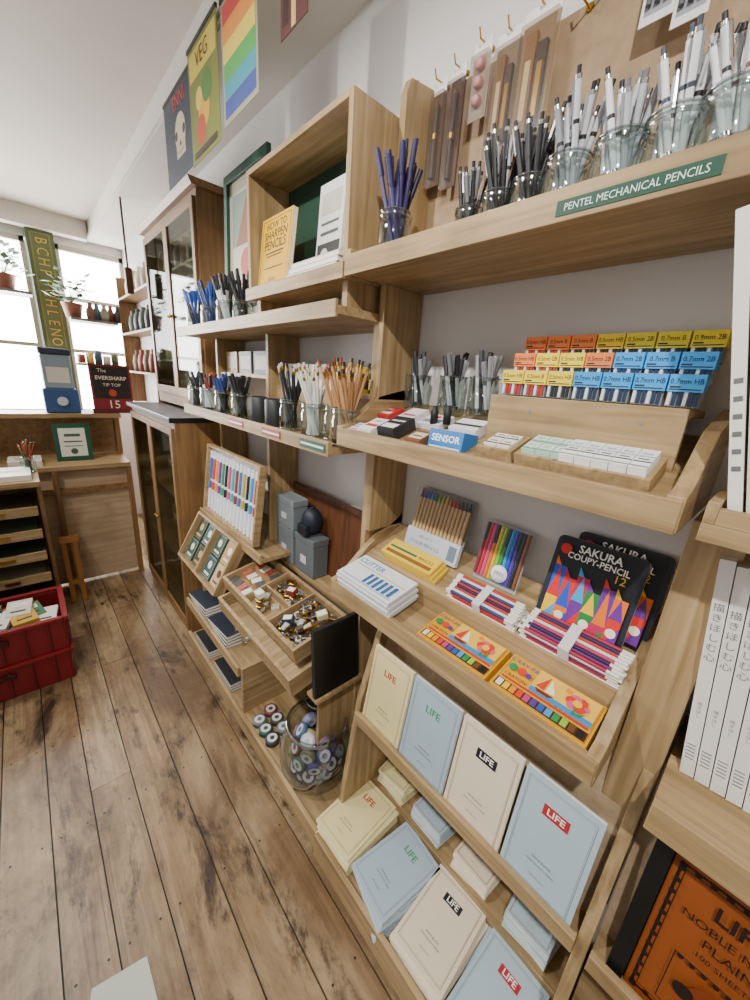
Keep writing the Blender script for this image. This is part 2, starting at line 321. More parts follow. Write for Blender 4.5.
# ---------------------------------------------------------------- pens and jars
PEN={}
CN={'#3b2f63':'purple','#28264a':'navy','#2a2a2e':'black','#6b6b70':'grey','#b5b7ba':'silver','#1b1b1e':'black','#303034':'charcoal','#c9cbd0':'pale grey','#888a8f':'grey','#e9e9ec':'white','#d4d6da':'silver','#b8bcc2':'clear grey','#e8e8ea':'white','#2d57b0':'blue','#1d1d22':'black','#22386e':'dark blue','#1b1b1f':'black','#222226':'black','#e4e2de':'white','#c79a68':'natural wood','#a87c50':'brown wood','#b98a58':'tan wood','#a0452e':'red','#3a5a3a':'green','#3f78c8':'bright blue','#c8b52a':'yellow','#b8433a':'red barrel'}
def penmesh(kind,c1,c2='#222222',L=.145):
    k=(kind,c1,c2,round(L,3))
    if k in PEN: return PEN[k]
    mb=MB()
    if kind=='pencil':
        mb.cyl((0,0,0),(0,0,L-.020),.0038,None,c1,6); mb.cyl((0,0,L-.020),(0,0,L-.010),.0041,None,'gold',8); mb.cyl((0,0,L-.010),(0,0,L),.0038,None,c2,8)
    elif kind=='mech':
        mb.cyl((0,0,0),(0,0,.012),.001,.0032,'metal',8); mb.cyl((0,0,.012),(0,0,.045),.0042,None,c2,8); mb.cyl((0,0,.045),(0,0,L-.014),.0044,None,c1,8)
        mb.cyl((0,0,L-.014),(0,0,L-.009),.0046,None,'metal',8); mb.cyl((0,0,L-.009),(0,0,L),.0030,None,c2,8); mb.box(-.0013,.0013,.0042,.0072,L-.05,L-.012,'metal')
        mb.cyl((0,0,L-.06),(0,0,L-.055),.0047,None,c2,8); mb.cyl((0,0,.045),(0,0,.049),.0047,None,'metal',8)
    else:
        mb.cyl((0,0,0),(0,0,.01),.0012,.0042,c2,8); mb.cyl((0,0,.01),(0,0,L-.05),.0047,None,c1,8); mb.cyl((0,0,L-.05),(0,0,L),.0056,None,c2,8); mb.box(-.0015,.0015,.0054,.0082,L-.045,L-.003,c2)
    o=mb.build('pen'); me=o.data; bpy.data.objects.remove(o); PEN[k]=me; return me
def fill(x,y,z,r,h,specs,jar,nn=9):
    for i in range(nn):
        kind,c1,c2,L=random.choice(specs)
        a=2.4*i+random.uniform(-.25,.25); q_=math.sqrt((i+.5)/nn); rb=r*.6*q_; rt=r*.78*q_
        p0=Vector((x+rb*math.cos(a+1.6),y+rb*math.sin(a+1.6),z)); p1=Vector((x+rt*math.cos(a),y+rt*math.sin(a),z+h))
        d=(p1-p0).normalized(); q=d.to_track_quat('Z','Y').to_matrix().to_4x4()
        nm={'pencil':'pencil','mech':'mechanical_pencil','pen':'pen'}[kind]
        o=bpy.data.objects.new(nm,penmesh(kind,c1,c2,L*random.choice((.92,.97,1.02,1.06)))); COL.objects.link(o)
        o.matrix_world=Matrix.Translation(p0)@q@Matrix.Rotation(random.random()*6,4,'Z')
        tag(o,'%s %s standing in the %s'%(CN[c1],nm.replace('_',' '),jar),nm.replace('mechanical_',''),'%s %ss in the %s'%(CN[c1],nm.replace('_',' '),jar))
def glass_jar(x,y,z,r,h,label,k='glass',neck=True):
    t=thing('glass_jar' if neck else 'clear_cup',label,'jar' if neck else 'cup',tr(x,y,z))
    if neck: pr=[(.001,.0),(r*.9,.0),(r,.006),(r,h*.70),(r*.92,h*.80),(r*.90,h*.86),(r*.93,h*.88),(r*.93,h),(r*.90,h)]
    else: pr=[(.001,0),(r*.95,0),(r,.004),(r,h),(r*.95,h)]
    MB().lathe(pr,k,24).build('body',t)
    if neck:
        MB().lathe([(r*.93,h*.88),(r*.985,h*.895),(r*.93,h*.91),(r*.985,h*.93),(r*.93,h*.95)],'rim',24).build('thread',t)
        MB().lathe([(r*.90,h*.98),(r*.97,h*.985),(r*.97,h*1.01),(r*.90,h*1.015)],'rim',24).lathe([(r*.85,.002),(r*1.005,.004),(r*1.005,.010),(r*.85,.010)],'rim',24).build('rim',t)
    else: MB().lathe([(r*.95,h*.985),(r*1.03,h*.985),(r*1.03,h*1.01),(r*.95,h*1.01)],'rim',24).build('rim',t)
    return t
W='#e9e9ec'; K='#1b1b1e'
sets=[(392,.64,.034,.09,'purple and navy pens',[('pen','#3b2f63','#2b2350',.19),('pen','#28264a','#1e1c3a',.19)],14,'leftmost'),
(464,.70,.028,.08,'slim dark pens',[('mech','#2a2a2e',K,.155),('mech','#6b6b70',K,.15)],9,'second'),
(492,.685,.030,.082,'black and silver pens',[('mech','#b5b7ba',K,.165),('mech',K,K,.16),('mech',K,K,.17)],12,'third'),
(522,.68,.030,.085,'mostly black pens',[('mech',K,K,.17),('mech','#303034',K,.16)],12,'fourth'),
(557,.675,.035,.092,'grey pencils',[('mech','#c9cbd0',K,.17),('mech','#888a8f',K,.165)],13,'fifth'),
(606,.675,.035,.094,'white and black pencils',[('mech',W,K,.16),('mech','#b8bcc2','#6a6c72',.155)],13,'sixth'),
(657,.675,.037,.096,'white dark-gripped pencils',[('mech',W,K,.16),('mech',W,'#3a4250',.16),('mech','#b8bcc2',K,.155)],14,'seventh'),
(714,.672,.038,.098,'white and silver pencils',[('mech',W,'#c4c6cb',.155),('mech','#d4d6da',K,.16),('mech',W,'#8a3a3a',.155)],15,'rightmost')]
for u,x,r,h,d,sp,n,o in sets:
    y=yu(u,x,1.76)
    glass_jar(x,y,1.7555,r,h,'%s glass jar on the near top shelf, holding %s'%(o,d))
    fill(x,y,1.7625,r*.92,h,sp,'%s jar on the near top shelf'%o,n)
def hook(u,v,lab):
    p=atx(u,v,.834); t=MB().cyl((0,0,0),(-.045,0,-.004),.0018,None,'gold',8).cyl((-.045,0,-.004),(-.052,0,.010),.0018,None,'gold',8).cyl((0,0,0),(-.003,0,0),.006,None,'gold',8)
    o=t.build('peg_hook',mw=Matrix.Translation(p)); tag(o,lab,'hook'); return p
packs=[(432,98,.036,.20,'#38201c','slim clear pouch with dark brown pen, leftmost on the pegboard'),
(449,88,.036,.20,'#3c3230','clear pouch with grey brown pen, second on the pegboard'),
(468,74,.038,.22,'#2d1b1e','clear pouch with dark maroon pen, third on the pegboard'),
(493,50,.042,.13,'#c98a8a','short pack with pink erasers hanging on the pegboard'),
(521,40,.055,.20,'#7c5528','wide clear pack with golden wooden pen, left of the widest pack'),
(554,16,.07,.21,'#8a5f30','widest clear pack with tan case hanging on the pegboard')]
for i,(u,v,w,h,c,lab) in enumerate(packs):
    p=hook(u,v,'brass peg hook carrying the %s hanging pack from the left'%ORD[i])
    t=thing('blister_pack',lab,'pen pack',fr((p.x-.024-.002*i,p.y,p.z-h)))
    MB().box(-w/2,w/2,0,h,0,.0012,['#6a4a44','#6e5a56','#5a3a3c','#d8cfca','#a8977c','#b59a70'][i]).build('card',t)
    MB().box(-w/2,w/2,h-.022,h,.0012,.0018,'#ece8e4').build('header',t)
    MB().box(-w/2,w/2,.0,h-.024,.0015,.013,'pouch').build('clear_pouch',t)
    if i in (0,1,2): MB().cyl((0,.015,.007),(0,h-.05,.007),.0065,.0055,c,8).cyl((0,h-.05,.007),(0,h-.04,.007),.005,.002,'gold',8).cyl((0,.09,.007),(0,.10,.007),.0068,None,'gold',8).build('pen',t)
    elif i==3:
        for q in (.03,.06,.09): MB().ball((0,q,.006),.011,c).build('eraser',t)
    else: MB().box(-w*.32,-w*.02,.02,h-.04,.002,.010,c).box(w*.04,w*.3,.02,h-.06,.002,.010,'#3c2a1c').box(-w*.26,-w*.1,.04,h-.08,.010,.0106,'#dcc48f').box(w*.1,w*.24,.04,h-.09,.010,.0106,'gold').build('case',t)
for i,(u,v) in enumerate(((590,8),(612,-16))): hook(u,v,('lower' if i==0 else 'upper')+' empty brass peg hook right of the hanging packs')
for i,(u,w,lab) in enumerate(((655,.045,'white printed pen pack at top right of the pegboard, left one'),(688,.045,'white printed pen pack at top right of the pegboard, right one'))):
    p=atx(u,22,.80); t=thing('blister_pack',lab,'pen pack',fr(p))
    printed(MB(),w,.11,.002,'#e6e4e2',[('r',.1,.1,.9,.3,'#9a9aa0'),('t','0.5',.02,.5,.7,'#333333')]).build('card',t)
    for q in (-.012,.0,.012): MB().cyl((q,.02,.007),(q,.10,.007),.004,None,'#5b5d62',8).build('pen',t)
# ---------------------------------------------------------------- middle tray of near bay
def lead(x,y,z,label,c,txt,dark):
    t=thing('pencil_lead_box',label,'lead box',fr((x,y,z)),'boxes of pencil leads on the riser')
    MB().box(-.0205,.0205,0,.046,-.03,-.002,'#8d9298').build('case',t)
    w=MB()
    for q in range(6): w.box(-.0195+q*.0067,-.0150+q*.0067,.002,.024,-.002,.001,dark if q%3 else '#d8dce0')
    w.build('lead_tubes',t)
    m=MB().box(-.0218,.0218,.022,.047,-.031,.003,c); m.text(txt,.0108,0,.0365,.0035,'#101214',0,.86); m.box(-.019,.019,.0245,.0262,.003,.0033,'#2a2a2a').box(-.019,-.006,.0275,.0300,.003,.0033,'#2a2a2a'); m.build('label_flap',t)
OR,YE,BL='#e07a3a','#ecd02c','#2f97dc'
rows=[(.800,1.568,[(OR,'0.5mm HB'),(OR,'0.5mm B'),(OR,'0.5mm B'),(YE,'0.5mm HB'),(YE,'0.5mm 2B'),(YE,'0.7mm B'),(YE,'0.9mm 2B')],'back'),
(.765,1.533,[(OR,'0.5mm HB'),(YE,'0.5mm 2B'),(YE,'0.5mm HB'),(OR,'0.5mm 2B'),(BL,'0.7mm 2B'),(BL,'0.7mm B'),(BL,'0.7mm 2B')],'middle'),
(.730,1.4985,[(YE,'0.5mm HB'),(YE,'0.5mm B'),(YE,'0.5mm HB'),(BL,'0.7mm HB'),(BL,'0.7mm HB'),(BL,'0.7mm HB'),(BL,'0.7mm HB')],'front')]
cn={OR:'orange',YE:'yellow',BL:'blue'}
for x,z,l,nm in rows:
    if z>1.5: MB().box(x-.02,x+.012,.11,.42,1.497,z-.001,'woodY').build('lead_step',A)
    for i,(c,tx) in enumerate(l):
        lead(x,.400-i*.0462,z,'%s labelled lead box, %s from the left in the %s row'%(cn[c],ORD[i],nm),c,tx,'#a02a20' if i<2 else ('#16181b' if c!=BL else '#0f2a48'))
sm=.35
def onmid(x): return 1.3705+(x-.6)*sm
UPM=(1,0,sm)
def flat(name,label,cat,u,x,w,h,t,cover,marks=(),side=None,dz=0,rot=0,surf=onmid,up=UPM,group=None):
    y=yu(u,x+h/2,surf(x+h/2)); r=(math.sin(rot),-math.cos(rot),0)
    n=Vector((-up[2],0,up[0])).normalized(); o=Vector((x,y,surf(x)))+n*dz
    return item(name,label,cat,w,h,t,cover,marks,o,Vector(up),r,side,group)
y=yu(450,.64,1.40); t=thing('card_box','blue box lettered in white on the middle tray front','box',fr((.622,y,onmid(.622)+.001),(.15,0,1)))
m=printed(MB(),.085,.042,.002,'#2b78c0',[('t','SENSOR',.0195,.5,.58,'#ffffff',0,1.0),('r',.05,.12,.95,.2,'#dfe8f2')]); m.box(-.0425,.0425,0,.042,-.05,0,'#2b78c0'); m.build('body',t)
MB().box(-.039,.039,.042,.0424,-.046,-.004,'#e9edf2').box(-.03,.03,.0424,.0427,-.03,-.018,'#2b78c0').build('top_label',t)
def wtray(u,x,w,d,h,label):
    y=yu(u,x+d/2,onmid(x+d/2)); m=fr((x,y,onmid(x)+.001),UPM); t=thing('wooden_tray',label,'tray',m)
    MB().box(-w/2,w/2,0,d,0,.004,'woodY').build('base',t)
    for a in ((-w/2,-w/2+.007,0,d),(w/2-.007,w/2,0,d),(-w/2+.007,w/2-.007,0,.007),(-w/2+.007,w/2-.007,d-.007,d)): MB().box(a[0],a[1],a[2],a[3],.004,h,'woodY').build('wall',t)
    return y,t,m
y,t,m0=wtray(605,.616,.135,.078,.026,'largest wooden tray, right front of the middle tray, holding white erasers')
for i in range(5):
    e=printed(MB(),.0225,.062,.030,'#f4f4f2',[('r',.0,.35,1,.95,'#e6e8ea'),('r',0,.30,1,.35,'#2a2a2a'),('t','dust',.008,.5,.75,'#222222'),('t','CATCH',.0066,.5,.58,'#1f3f7a'),('r',.2,.42,.8,.46,'#4a5560'),('r',0,.05,1,.1,'#9aa0a6')]).build('eraser',mw=m0@Matrix.Translation((-.048+i*.024,.008,.008))); tag(e,'white block eraser in the largest wooden tray','eraser','white erasers in the largest wooden tray')
mb=MB(); mb.T=fr((.6145,y,onmid(.6145)+.001)); mb.box(-.058,.058,0,.026,0,.0006,'#f0efe9').text('dust CATCH',.0205,0,.013,.001,'#222222'); tag(mb.build('paper_label'),'white paper label lettered dust catch fixed to the eraser tray','label')
y,t,m0=wtray(550,.620,.09,.076,.026,'wooden tray of pale green boxes in the middle of the tray front')
for i in range(3):
    for j in range(2):
        e=printed(MB(),.024,.03,.028,'#b6d6c2',[('r',0,.1,1,.25,'#5f9876'),('r',.1,.4,.9,.85,'#eef4ee'),('r',.2,.5,.8,.56,'#3a6a50'),('r',.2,.65,.8,.71,'#3a6a50')]).build('refill_box',mw=m0@Matrix.Translation((-.025+i*.025,.009+.031*j,.006))); tag(e,'pale green refill box in a wooden tray','refill box','pale green refill boxes')
y,t,m0=wtray(504,.622,.07,.07,.026,'smallest wooden tray, between blue box and green refill boxes')
for i in range(2):
    for j in range(2):
        e=printed(MB(),.024,.024,.024,'#efe9df',[('r',0,.2,1,.4,'#3a3a3e'),('r',.2,.6,.8,.75,'#8a4a3a')]).build('eraser',mw=m0@Matrix.Translation((-.0135+i*.027,.010+.026*j,.006))); tag(e,'cream eraser in the smallest wooden tray','eraser','cream erasers in the smallest tray')
for i,(u,x,w,h,c,m,lab) in enumerate([
 (358,.602,.05,.05,'#e8e6e6',[('r',.1,.2,.9,.3,'#d04a6a'),('r',.1,.5,.9,.6,'#d04a6a'),('r',.1,.75,.9,.82,'#3a5fa0')],'pink and white striped packet at left end of the middle tray'),
 (376,.61,.05,.07,'#f1f0f2',[('r',.1,.3,.9,.5,'#c33b3b'),('t','PEN',.014,.5,.75,'#333333')],'white packet with red band on the middle tray'),
 (398,.62,.055,.075,'#2b2b30',[('r',.1,.1,.9,.4,'#e9e9e9'),('r',.1,.6,.9,.7,'#c9c9cc')],'black and white packet on the middle tray'),
 (388,.71,.07,.06,'#c03238',[('r',.1,.2,.9,.45,'#f0e8e0'),('t','REFILL',.014,.5,.7,'#ffffff')],'red packet at the back of the middle tray'),
 (420,.605,.045,.05,'#7d5236',[('r',.1,.2,.9,.8,'#d8c7b0'),('r',.2,.4,.8,.5,'#5a3a20')],'brown small packet left of the blue box'),
 (415,.69,.05,.06,'#e8d8dc',[('r',.1,.2,.9,.35,'#b33a5a')],'pale pink packet behind the black and white packet'),
 (436,.70,.07,.06,'#dcdfe4',[('r',.1,.2,.9,.5,'#7b828c'),('c',.5,.75,.008,'#b33a3a')],'grey packet behind the blue box'),
 (470,.69,.07,.055,'#e9e9ea',[('r',.0,.3,1,.5,'#444444')],'white packet with dark stripe before the clear cup')]):
    flat('refill_packet',lab,'packet',u,x,w,h,.014+.007*(i%3),c,m,dz=.0005)
for i,(u,lab,n) in enumerate(((416,'leftmost clear cup on the middle tray',8),(450,'middle clear cup on the middle tray',9),(480,'rightmost clear cup on the middle tray',8))):
    x=.785; y=yu(u,x,1.45); z=onmid(x)+.010
    glass_jar(x,y,z,.034,.085,lab,'glass',neck=False)
    fill(x,y,z+.007,.030,.085,[('pen','#b8bcc2',K,.135),('pen',K,'#6a6a6a',.13),('pen',K,'#303034',.13),('pen','#e8e8ea','#8c8c90',.125)],lab,n)
for i,u in enumerate((432,442,495)):
    y=yu(u,.70,1.42); tag(MB().lathe([(.001,0),(.009,0),(.009,.03),(.006,.035),(.006,.042),(.001,.043)],K,12).build('ink_bottle',mw=tr(.705+.01*i,y,onmid(.705+.01*i)+.012)),'tiny black capped bottle, %s from the left on the middle tray'%ORD[i],'bottle')
# ---------------------------------------------------------------- lower tray of near bay
def onlow(x): return .9325+(x-.6)*.2
UPL=(1,0,.2)
def onstep(x): return 1.0115+(x-.700)*.448
UPS=(1,0,.448)
def lowitem(name,label,cat,y,x,w,h,t,cover,marks,dz=0,group=None,side=None):
    n=Vector((-.2,0,1)).normalized(); o=Vector((x,y,onlow(x)))+n*dz
    return item(name,label,cat,w,h,t,cover,marks,o,UPL,(0,-1,0),side,group)
for i in range(6):
    lowitem('cutter_pack','white blue-lettered packet, %s from the bottom of the stack on the lower tray'%ORD[i],'packet',.650-.004*(i%2),.590+.002*(i%2),.205,.108,.0085,'#dfe3e6',[('t','CUTTER',.026,.27,.78,'#2d6fb8'),('r',.05,.08,.95,.13,'#9fb4c8'),('r',.03,.6,.97,.63,'#c8b060')]+[('r',.42+.09*q,.14,.47+.09*q,.52,'#2d5f9c') for q in range(6)],dz=.012+.009*i,group='white packets on the lower tray')
cray=[('o',.02,.03,.98,.97,.0015,'#b9791f'),('r',.03,.06,.97,.27,'#4c2f18')]+[('r',.045+.0765*q,.08,.045+.0765*q+.06,.25,c) for q,c in enumerate(('#e8e8e0','#f2c21a','#ef8b1c','#d6402a','#c23a78','#5a3a8c','#2f56a6','#3b9ad0','#2d8a4a','#8fbf3a','#6b4326','#1d1d1d'))]
cray+=[('r',.05,.30,.95,.345,'#c9302a'),('t','CRAY-PAS',.014,.20,.84,'#1f4d9a'),('t','CRAYON',.011,.18,.42,'#8a2a1a'),('r',.34,.36,.96,.94,'#eec04a'),('r',.34,.36,.96,.48,'#3b8ac0'),
('p',[(.38,.5),(.42,.42),(.54,.42),(.58,.5)],'#7a2a1c'),('p',[(.47,.52),(.47,.90),(.38,.54)],'#d23a2a'),('p',[(.49,.52),(.49,.86),(.58,.54)],'#f6f1e0'),('c',.66,.84,.006,'#ef8b1c')]
for k in range(6):
    a=k*math.pi/3; cray.append(('c',.78+.062*math.cos(a),.66+.10*math.sin(a),.0095,'#d23a2a' if k%2 else '#e2557a'))
cray+=[('c',.78,.66,.008,'#f2c21a'),('r',.775,.38,.79,.56,'#2d8a4a'),('p',[(.79,.42),(.88,.52),(.84,.40)],'#2d8a4a'),('c',.10,.62,.009,'#2d8a4a'),('c',.20,.62,.009,'#d6402a'),('c',.28,.60,.006,'#5a3a8c')]
for i,y in enumerate((.180,.370)):
    for s in range(2):
        lowitem('crayon_box','yellow crayon box, %s of the %s pile on the lower tray'%(('bottom','top')[s],('nearer','farther')[i]),'crayon box',y,.602,.180,.098,.011,'#dda324',cray if s else [],dz=.001+.0115*s,group='yellow crayon boxes')
def pencil_pack(y,x,w,d,cols,label,layers=2):
    t=thing('pencil_pack',label,'pencil pack',fr((x,y,onstep(x)+.001),UPS)); n=int(d/.0078)
    for l in range(layers):
        for q in range(n):
            c=cols[(q+l*3)%len(cols)]; yy=.005+q*.0078; z=.005+l*.008; e=random.uniform(-.004,.004)
            MB().cyl((-w/2+e,yy,z),(w/2-.02+e,yy,z),.0037,None,c,6).cyl((w/2-.02+e,yy,z),(w/2+e,yy,z),.0037,None,'#e9e4da',6).cyl((-w/2-.001+e,yy,z),(-w/2+.012+e,yy,z),.0039,None,'#e9e4da',6).build('pencil',t)
    MB().box(-w/2-.003,w/2+.003,0,n*.0078+.002,0,.001,'#e4e2e0').build('wrapper',t); MB().box(-w*.08,w*.03,-.0005,n*.0078+.0025,.001,.0093+.008*(layers-1)+.0005,'#dcd8d8').build('paper_band',t)
pencil_pack(.178,.703,.185,.066,['#b82a24','#1b2a58','#a8283e','#6c2260','#23234e','#b82c5a','#d8d4ce'],'pack of red and navy pencils nearest on the lower tray step',4)
pencil_pack(.375,.703,.175,.066,['#b82a24','#20366c','#dcd8d2','#b82a24','#18244a'],'pack of red, blue and white pencils before the felt pen wallet',3)
for i in range(3):
    y=.600+.006*i; n=Vector((-.448,0,1)).normalized(); o=Vector((.712,y,onstep(.712)))+n*(.001+.0105*i)
    item('pencil_pack','yellow pencil box with dark print, %s from the bottom at the far end'%ORD[i],'pencil box',.18,.06,.010,'#e6c23a',[('r',.05,.15,.95,.35,'#8a5a1c'),('r',.05,.5,.6,.62,'#2f6a4a'),('t','PENCILS',.014,.78,.55,'#8a2a1a')],o,UPS,group='yellow pencil boxes')
LE=(.28,0,1)
def zs(x): return onstep(x)+.0015
y=.59; t=thing('pencil_set','clear case of natural wood colour pencils on the lower tray','pencil set',fr((.785,y,zs(.785)),LE))
MB().box(-.092,.092,0,.06,.003,.016,'#dfe2e6').box(-.092,.092,0,.178,-.001,.0,'#8a8680').build('card',t)
m=MB(); m.text('COLOR PENCILS',.014,-.02,.022,.0163,'#2a4a8a').text('SET OF 14',.011,-.02,.042,.0163,'#555555').box(.06,.085,.01,.05,.016,.0164,'#7a8a9a'); m.build('print',t)
rb=['#8c2b7c','#5a3aac','#2f56c6','#3b9ae0','#1d8a4a','#8fbf2a','#c9c61a','#f2c21a','#ef7b0c','#e6302a','#c0183a','#6b3b1a','#444444','#101010']
for i,c in enumerate(rb): MB().cyl((-.082+i*.0126,.03,.007),(-.082+i*.0126,.150,.007),.0052,None,'#e0b87c',6).cyl((-.082+i*.0126,.150,.007),(-.082+i*.0126,.173,.007),.0052,.0014,c,6).build('pencil',t)
MB().box(-.093,.093,0,.180,.0165,.0172,'plastic').build('clear_cover',t)
y=.392; t=thing('pen_set','clear wallet of rainbow felt pens between pencil case and tin','pen set',fr((.785,y,zs(.785)),LE))
for i,c in enumerate(['#8c1a3a','#d2252f','#e2458a','#ef7b0c','#f2c21a','#8fcf2a','#1d9a4a','#2b9ae0','#1f46c6','#5a2aac','#1b1b20','#8a4a1a']):
    MB().cyl((-.052+i*.0095,.012,.007),(-.052+i*.0095,.10,.007),.0046,None,c,8).cyl((-.052+i*.0095,.10,.007),(-.052+i*.0095,.145,.007),.0048,None,'#1c1c22' if i%3==0 else c,8).build('felt_pen',t)
MB().box(-.058,.058,0,.15,-.001,.001,'#b9bcc0').build('back_card',t); MB().box(-.059,.059,0,.152,.0125,.0132,'plastic').build('clear_cover',t)
m=MB(); m.lathe([(.001,.0008),(.021,.0008),(.021,0)],'#f0f0f0',18,(.012,.034,.0138)); m.text('PEN',.014,.012,.034,.0150,'#333333'); m.build('round_sticker',t)
c6=['#d8281c','#f0c014','#12803a','#1c50c0','#e87410','#b81c54','#2aa0d8','#6a2a90']
tinm=[('r',.03,.02,.97,.98,'#10121a')]
cols=[.04,.19,.35,.50,.66,.81,.96]
for q in range(6):
    a,b=cols[q],cols[q+1]; top=(.66,.56,.62,.50,.60,.54)[q]; mid=(.30,.22,.34,.26,.20,.32)[q]
    tinm+=[('r',a,.03,b,mid,c6[(q*3+1)%8]),('r',a,mid,b,top,c6[(q*5+3)%8]),('p',[(a,mid),(b,mid),((a+b)/2,top)],c6[(q*3)%8]),('p',[(a,top),((a+b)/2,top),(a,top+.10)],c6[(q+4)%8]),('p',[(a,.03),(b,.03),(b,mid*.8)],c6[(q*5+6)%8])]
    if q%2: tinm.append(('c',(a+b)/2,mid*.55,.009,'#f4ead0'))
tinm+=[('c',.12,.86,.011,'#d8281c'),('t','SAKURA',.022,.52,.90,'#f6f3ea',0,.95),('t','COUPY-PENCIL',.0178,.52,.805,'#f6f3ea',0,.92),('t','12',.022,.80,.715,'#f4c414')]
def tin(x,y,label,z):
    t=thing('pencil_tin',label,'tin',fr((x,y,z),LE),'colour pencil tins')
    mb=MB(); w,h,r=.164,.185,.012; pts=[]
    for cx,cy,a0 in ((w/2-r,r,-90),(w/2-r,h-r,0),(-w/2+r,h-r,90),(-w/2+r,r,180)):
        for k in range(5): a=math.radians(a0+k*22.5); pts.append((cx+r*math.cos(a),cy+r*math.sin(a)))
    mb.prism(pts,0,.009,'#c9c9c6','z'); mb.build('tin_base',t)
    mb=MB(); mb.prism(pts,.0092,.015,'#1c2130','z'); printed(mb,w-.008,h,.0151,None,tinm); mb.build('lid',t)
tin(.795,.160,'rear colour pencil tin, half hidden at the right',zs(.795)); tin(.768,.190,'front colour pencil tin with bright geometric blocks on its lid',zs(.768))
# ---------------------------------------------------------------- bordered notebooks
covers=[('#e0d198','cream yellow','#b5301f'),('#a3b5c2','pale blue grey','#2f9a50'),('#e2d3ba','ivory','#1f1f24'),('#adc1cb','light blue','#b02a34')]
def lifemarks(border,lab,sz=1):
    m=[('o',.06,.05,.94,.95,.0012,border),('o',.08,.067,.92,.933,.0006,border)]
    if lab in ('#b5301f','#2f9a50'): m+=[('t','LIFE',.026*sz,.5,.76,lab)]
    else: m+=[('r',.33,.71,.67,.81,lab),('t','LIFE',.020*sz,.5,.76,'#f4efe6')]
    return m+[('t','NOTE BOOK',.0065*sz,.5,.32,'#55504a'),('t','HIGH QUALITY PAPER',.0055*sz,.5,.27,'#55504a'),('t','LIFE CO LTD',.005*sz,.5,.16,'#55504a')]
NU=(.15,0,1)
for i,(c,n,l) in enumerate(covers):
    y=.556-.150*i
    item('notebook','%s bordered notebook standing upright, %s from the far end'%(n,ORD[i]),'notebook',.143,.245,.008,c,lifemarks('#9a7a52' if i%2==0 else '#7a8a94',l),(.608,y,.5565),NU,side='#f3efe4',group='upright bordered notebooks')
pile=[(.585,8,.06),(.435,7,-.12),(.265,7,.05),(.110,6,-.03)]
for i,((y,n,rz),(c,nm,l)) in enumerate(zip(pile,covers)):
    for k in range(n):
        r=rz+random.uniform(-.09,.09) if i!=1 else rz+.075*(k-n+1)*.6
        if k==n-1: r=rz
        up=(math.cos(r),math.sin(r),0); ri=(math.sin(r),-math.cos(r),0)
        item('notebook','%s large notebook lying flat, %s from the bottom of its pile'%(nm,ORD[k]),'notebook',.146,.206,.0072,c,lifemarks('#9a7a52' if i%2==0 else '#7a8a94',l) if k==n-1 else [],(.474+random.uniform(0,.008),y+random.uniform(-.004,.004),.161+.0075*k),up,ri,'#f3efe4','large %s notebooks lying flat'%nm)
for i,((c,nm,l),y) in enumerate(zip(covers,(.575,.425,.270,.110))):
    for k in range(7):
        r=random.uniform(-.14,.14); up=(math.cos(r),math.sin(r),0); ri=(math.sin(r),-math.cos(r),0)
        item('notebook','%s small notebook lying behind the large pile, %s from the bottom'%(nm,ORD[k]),'notebook',.108,.125,.0075,c,lifemarks('#9a7a52','#b5301f' if i!=1 else '#2f9a50',.65) if k==6 else [],(.703,y,.2165+.0078*k),up,ri,'#f3efe4','small %s notebooks lying flat'%nm)
# ---------------------------------------------------------------- right bay
for i in range(11):
    y=-.030-.0185*i; t=.017; hh=.355-.004*(i%3)
    mb=MB(); mb.box(-t/2,t/2,0,hh,-.13,0,'#e3e0d8')
    for q,ch in enumerate(JP): mb.text(ch,.0135,0,hh*.80-q*.0158,.0006,'#707072')
    for q in range(4): mb.text(JP[q],.006,0,hh*.36-q*.007,.0006,'#8a8a8c')
    for q in range(5): mb.poly([(-.006,.03+q*.006,.0004),(.005,.03+q*.006,.0004),(.005,.032+q*.006,.0004),(-.006,.032+q*.006,.0004)],'#77777a')
    tag(mb.build('paperback',mw=fr((.682,y,onlow(.682)+.002),(0,.12,1),(0,-1,.12))),'white paperback with vertical grey lettering on its spine, %s from the oak upright'%ORD[i],'book','white paperbacks on the lower right shelf')
for i in range(5):
    y=.018-.0165*i; t=.013
    mb=MB().box(-t/2,t/2,0,.345,-.05,0,['#e8e4dc','#d9cdb8','#e4e2de','#cfc3ae','#e8e4dc'][i])
    for q in range(6): mb.poly([(-.004,.06+q*.02,.0004),(.004,.06+q*.02,.0004),(.004,.066+q*.02,.0004),(-.004,.066+q*.02,.0004)],'#666666')
    tag(mb.build('magazine',mw=fr((.604,y,1.3735),(0,.24,1),(0,-1,.24))),'thin cream magazine leaning toward the oak bay, %s from the left'%ORD[i],'magazine','thin magazines on the right shelf')
OC='#20100a'
om=[('o',.04,.04,.96,.96,.004,OC),('o',.08,.07,.92,.93,.0012,OC)]
for k in range(10): om+=[('c',.06+.098*k,.055,.0045,OC),('c',.06+.098*k,.945,.0045,OC)]
for k in range(12): om+=[('c',.06,.055+.081*k,.0045,OC),('c',.94,.055+.081*k,.0045,OC)]
om+=[('t','LIFE',.036,.47,.84,OC),('t','NOBLE NOTE',.0195,.47,.73,OC),('t','PLAIN',.022,.47,.64,OC),('t','100 SHEETS',.013,.47,.56,OC),('c',.5,.32,.028,'#7a3410'),('o',.2,.14,.8,.49,.0015,OC),('c',.33,.30,.013,OC),('c',.67,.30,.013,OC),('c',.5,.32,.016,'#a05820'),('r',.3,.17,.7,.2,OC)]
for k in range(8): om.append(('c',.24+.075*k,.48,.004,OC))
Zt=thing('framed_poster','orange notebook cover display in a black frame, lower right','poster',fr((.618,-.145,.5565),(.12,0,1)))
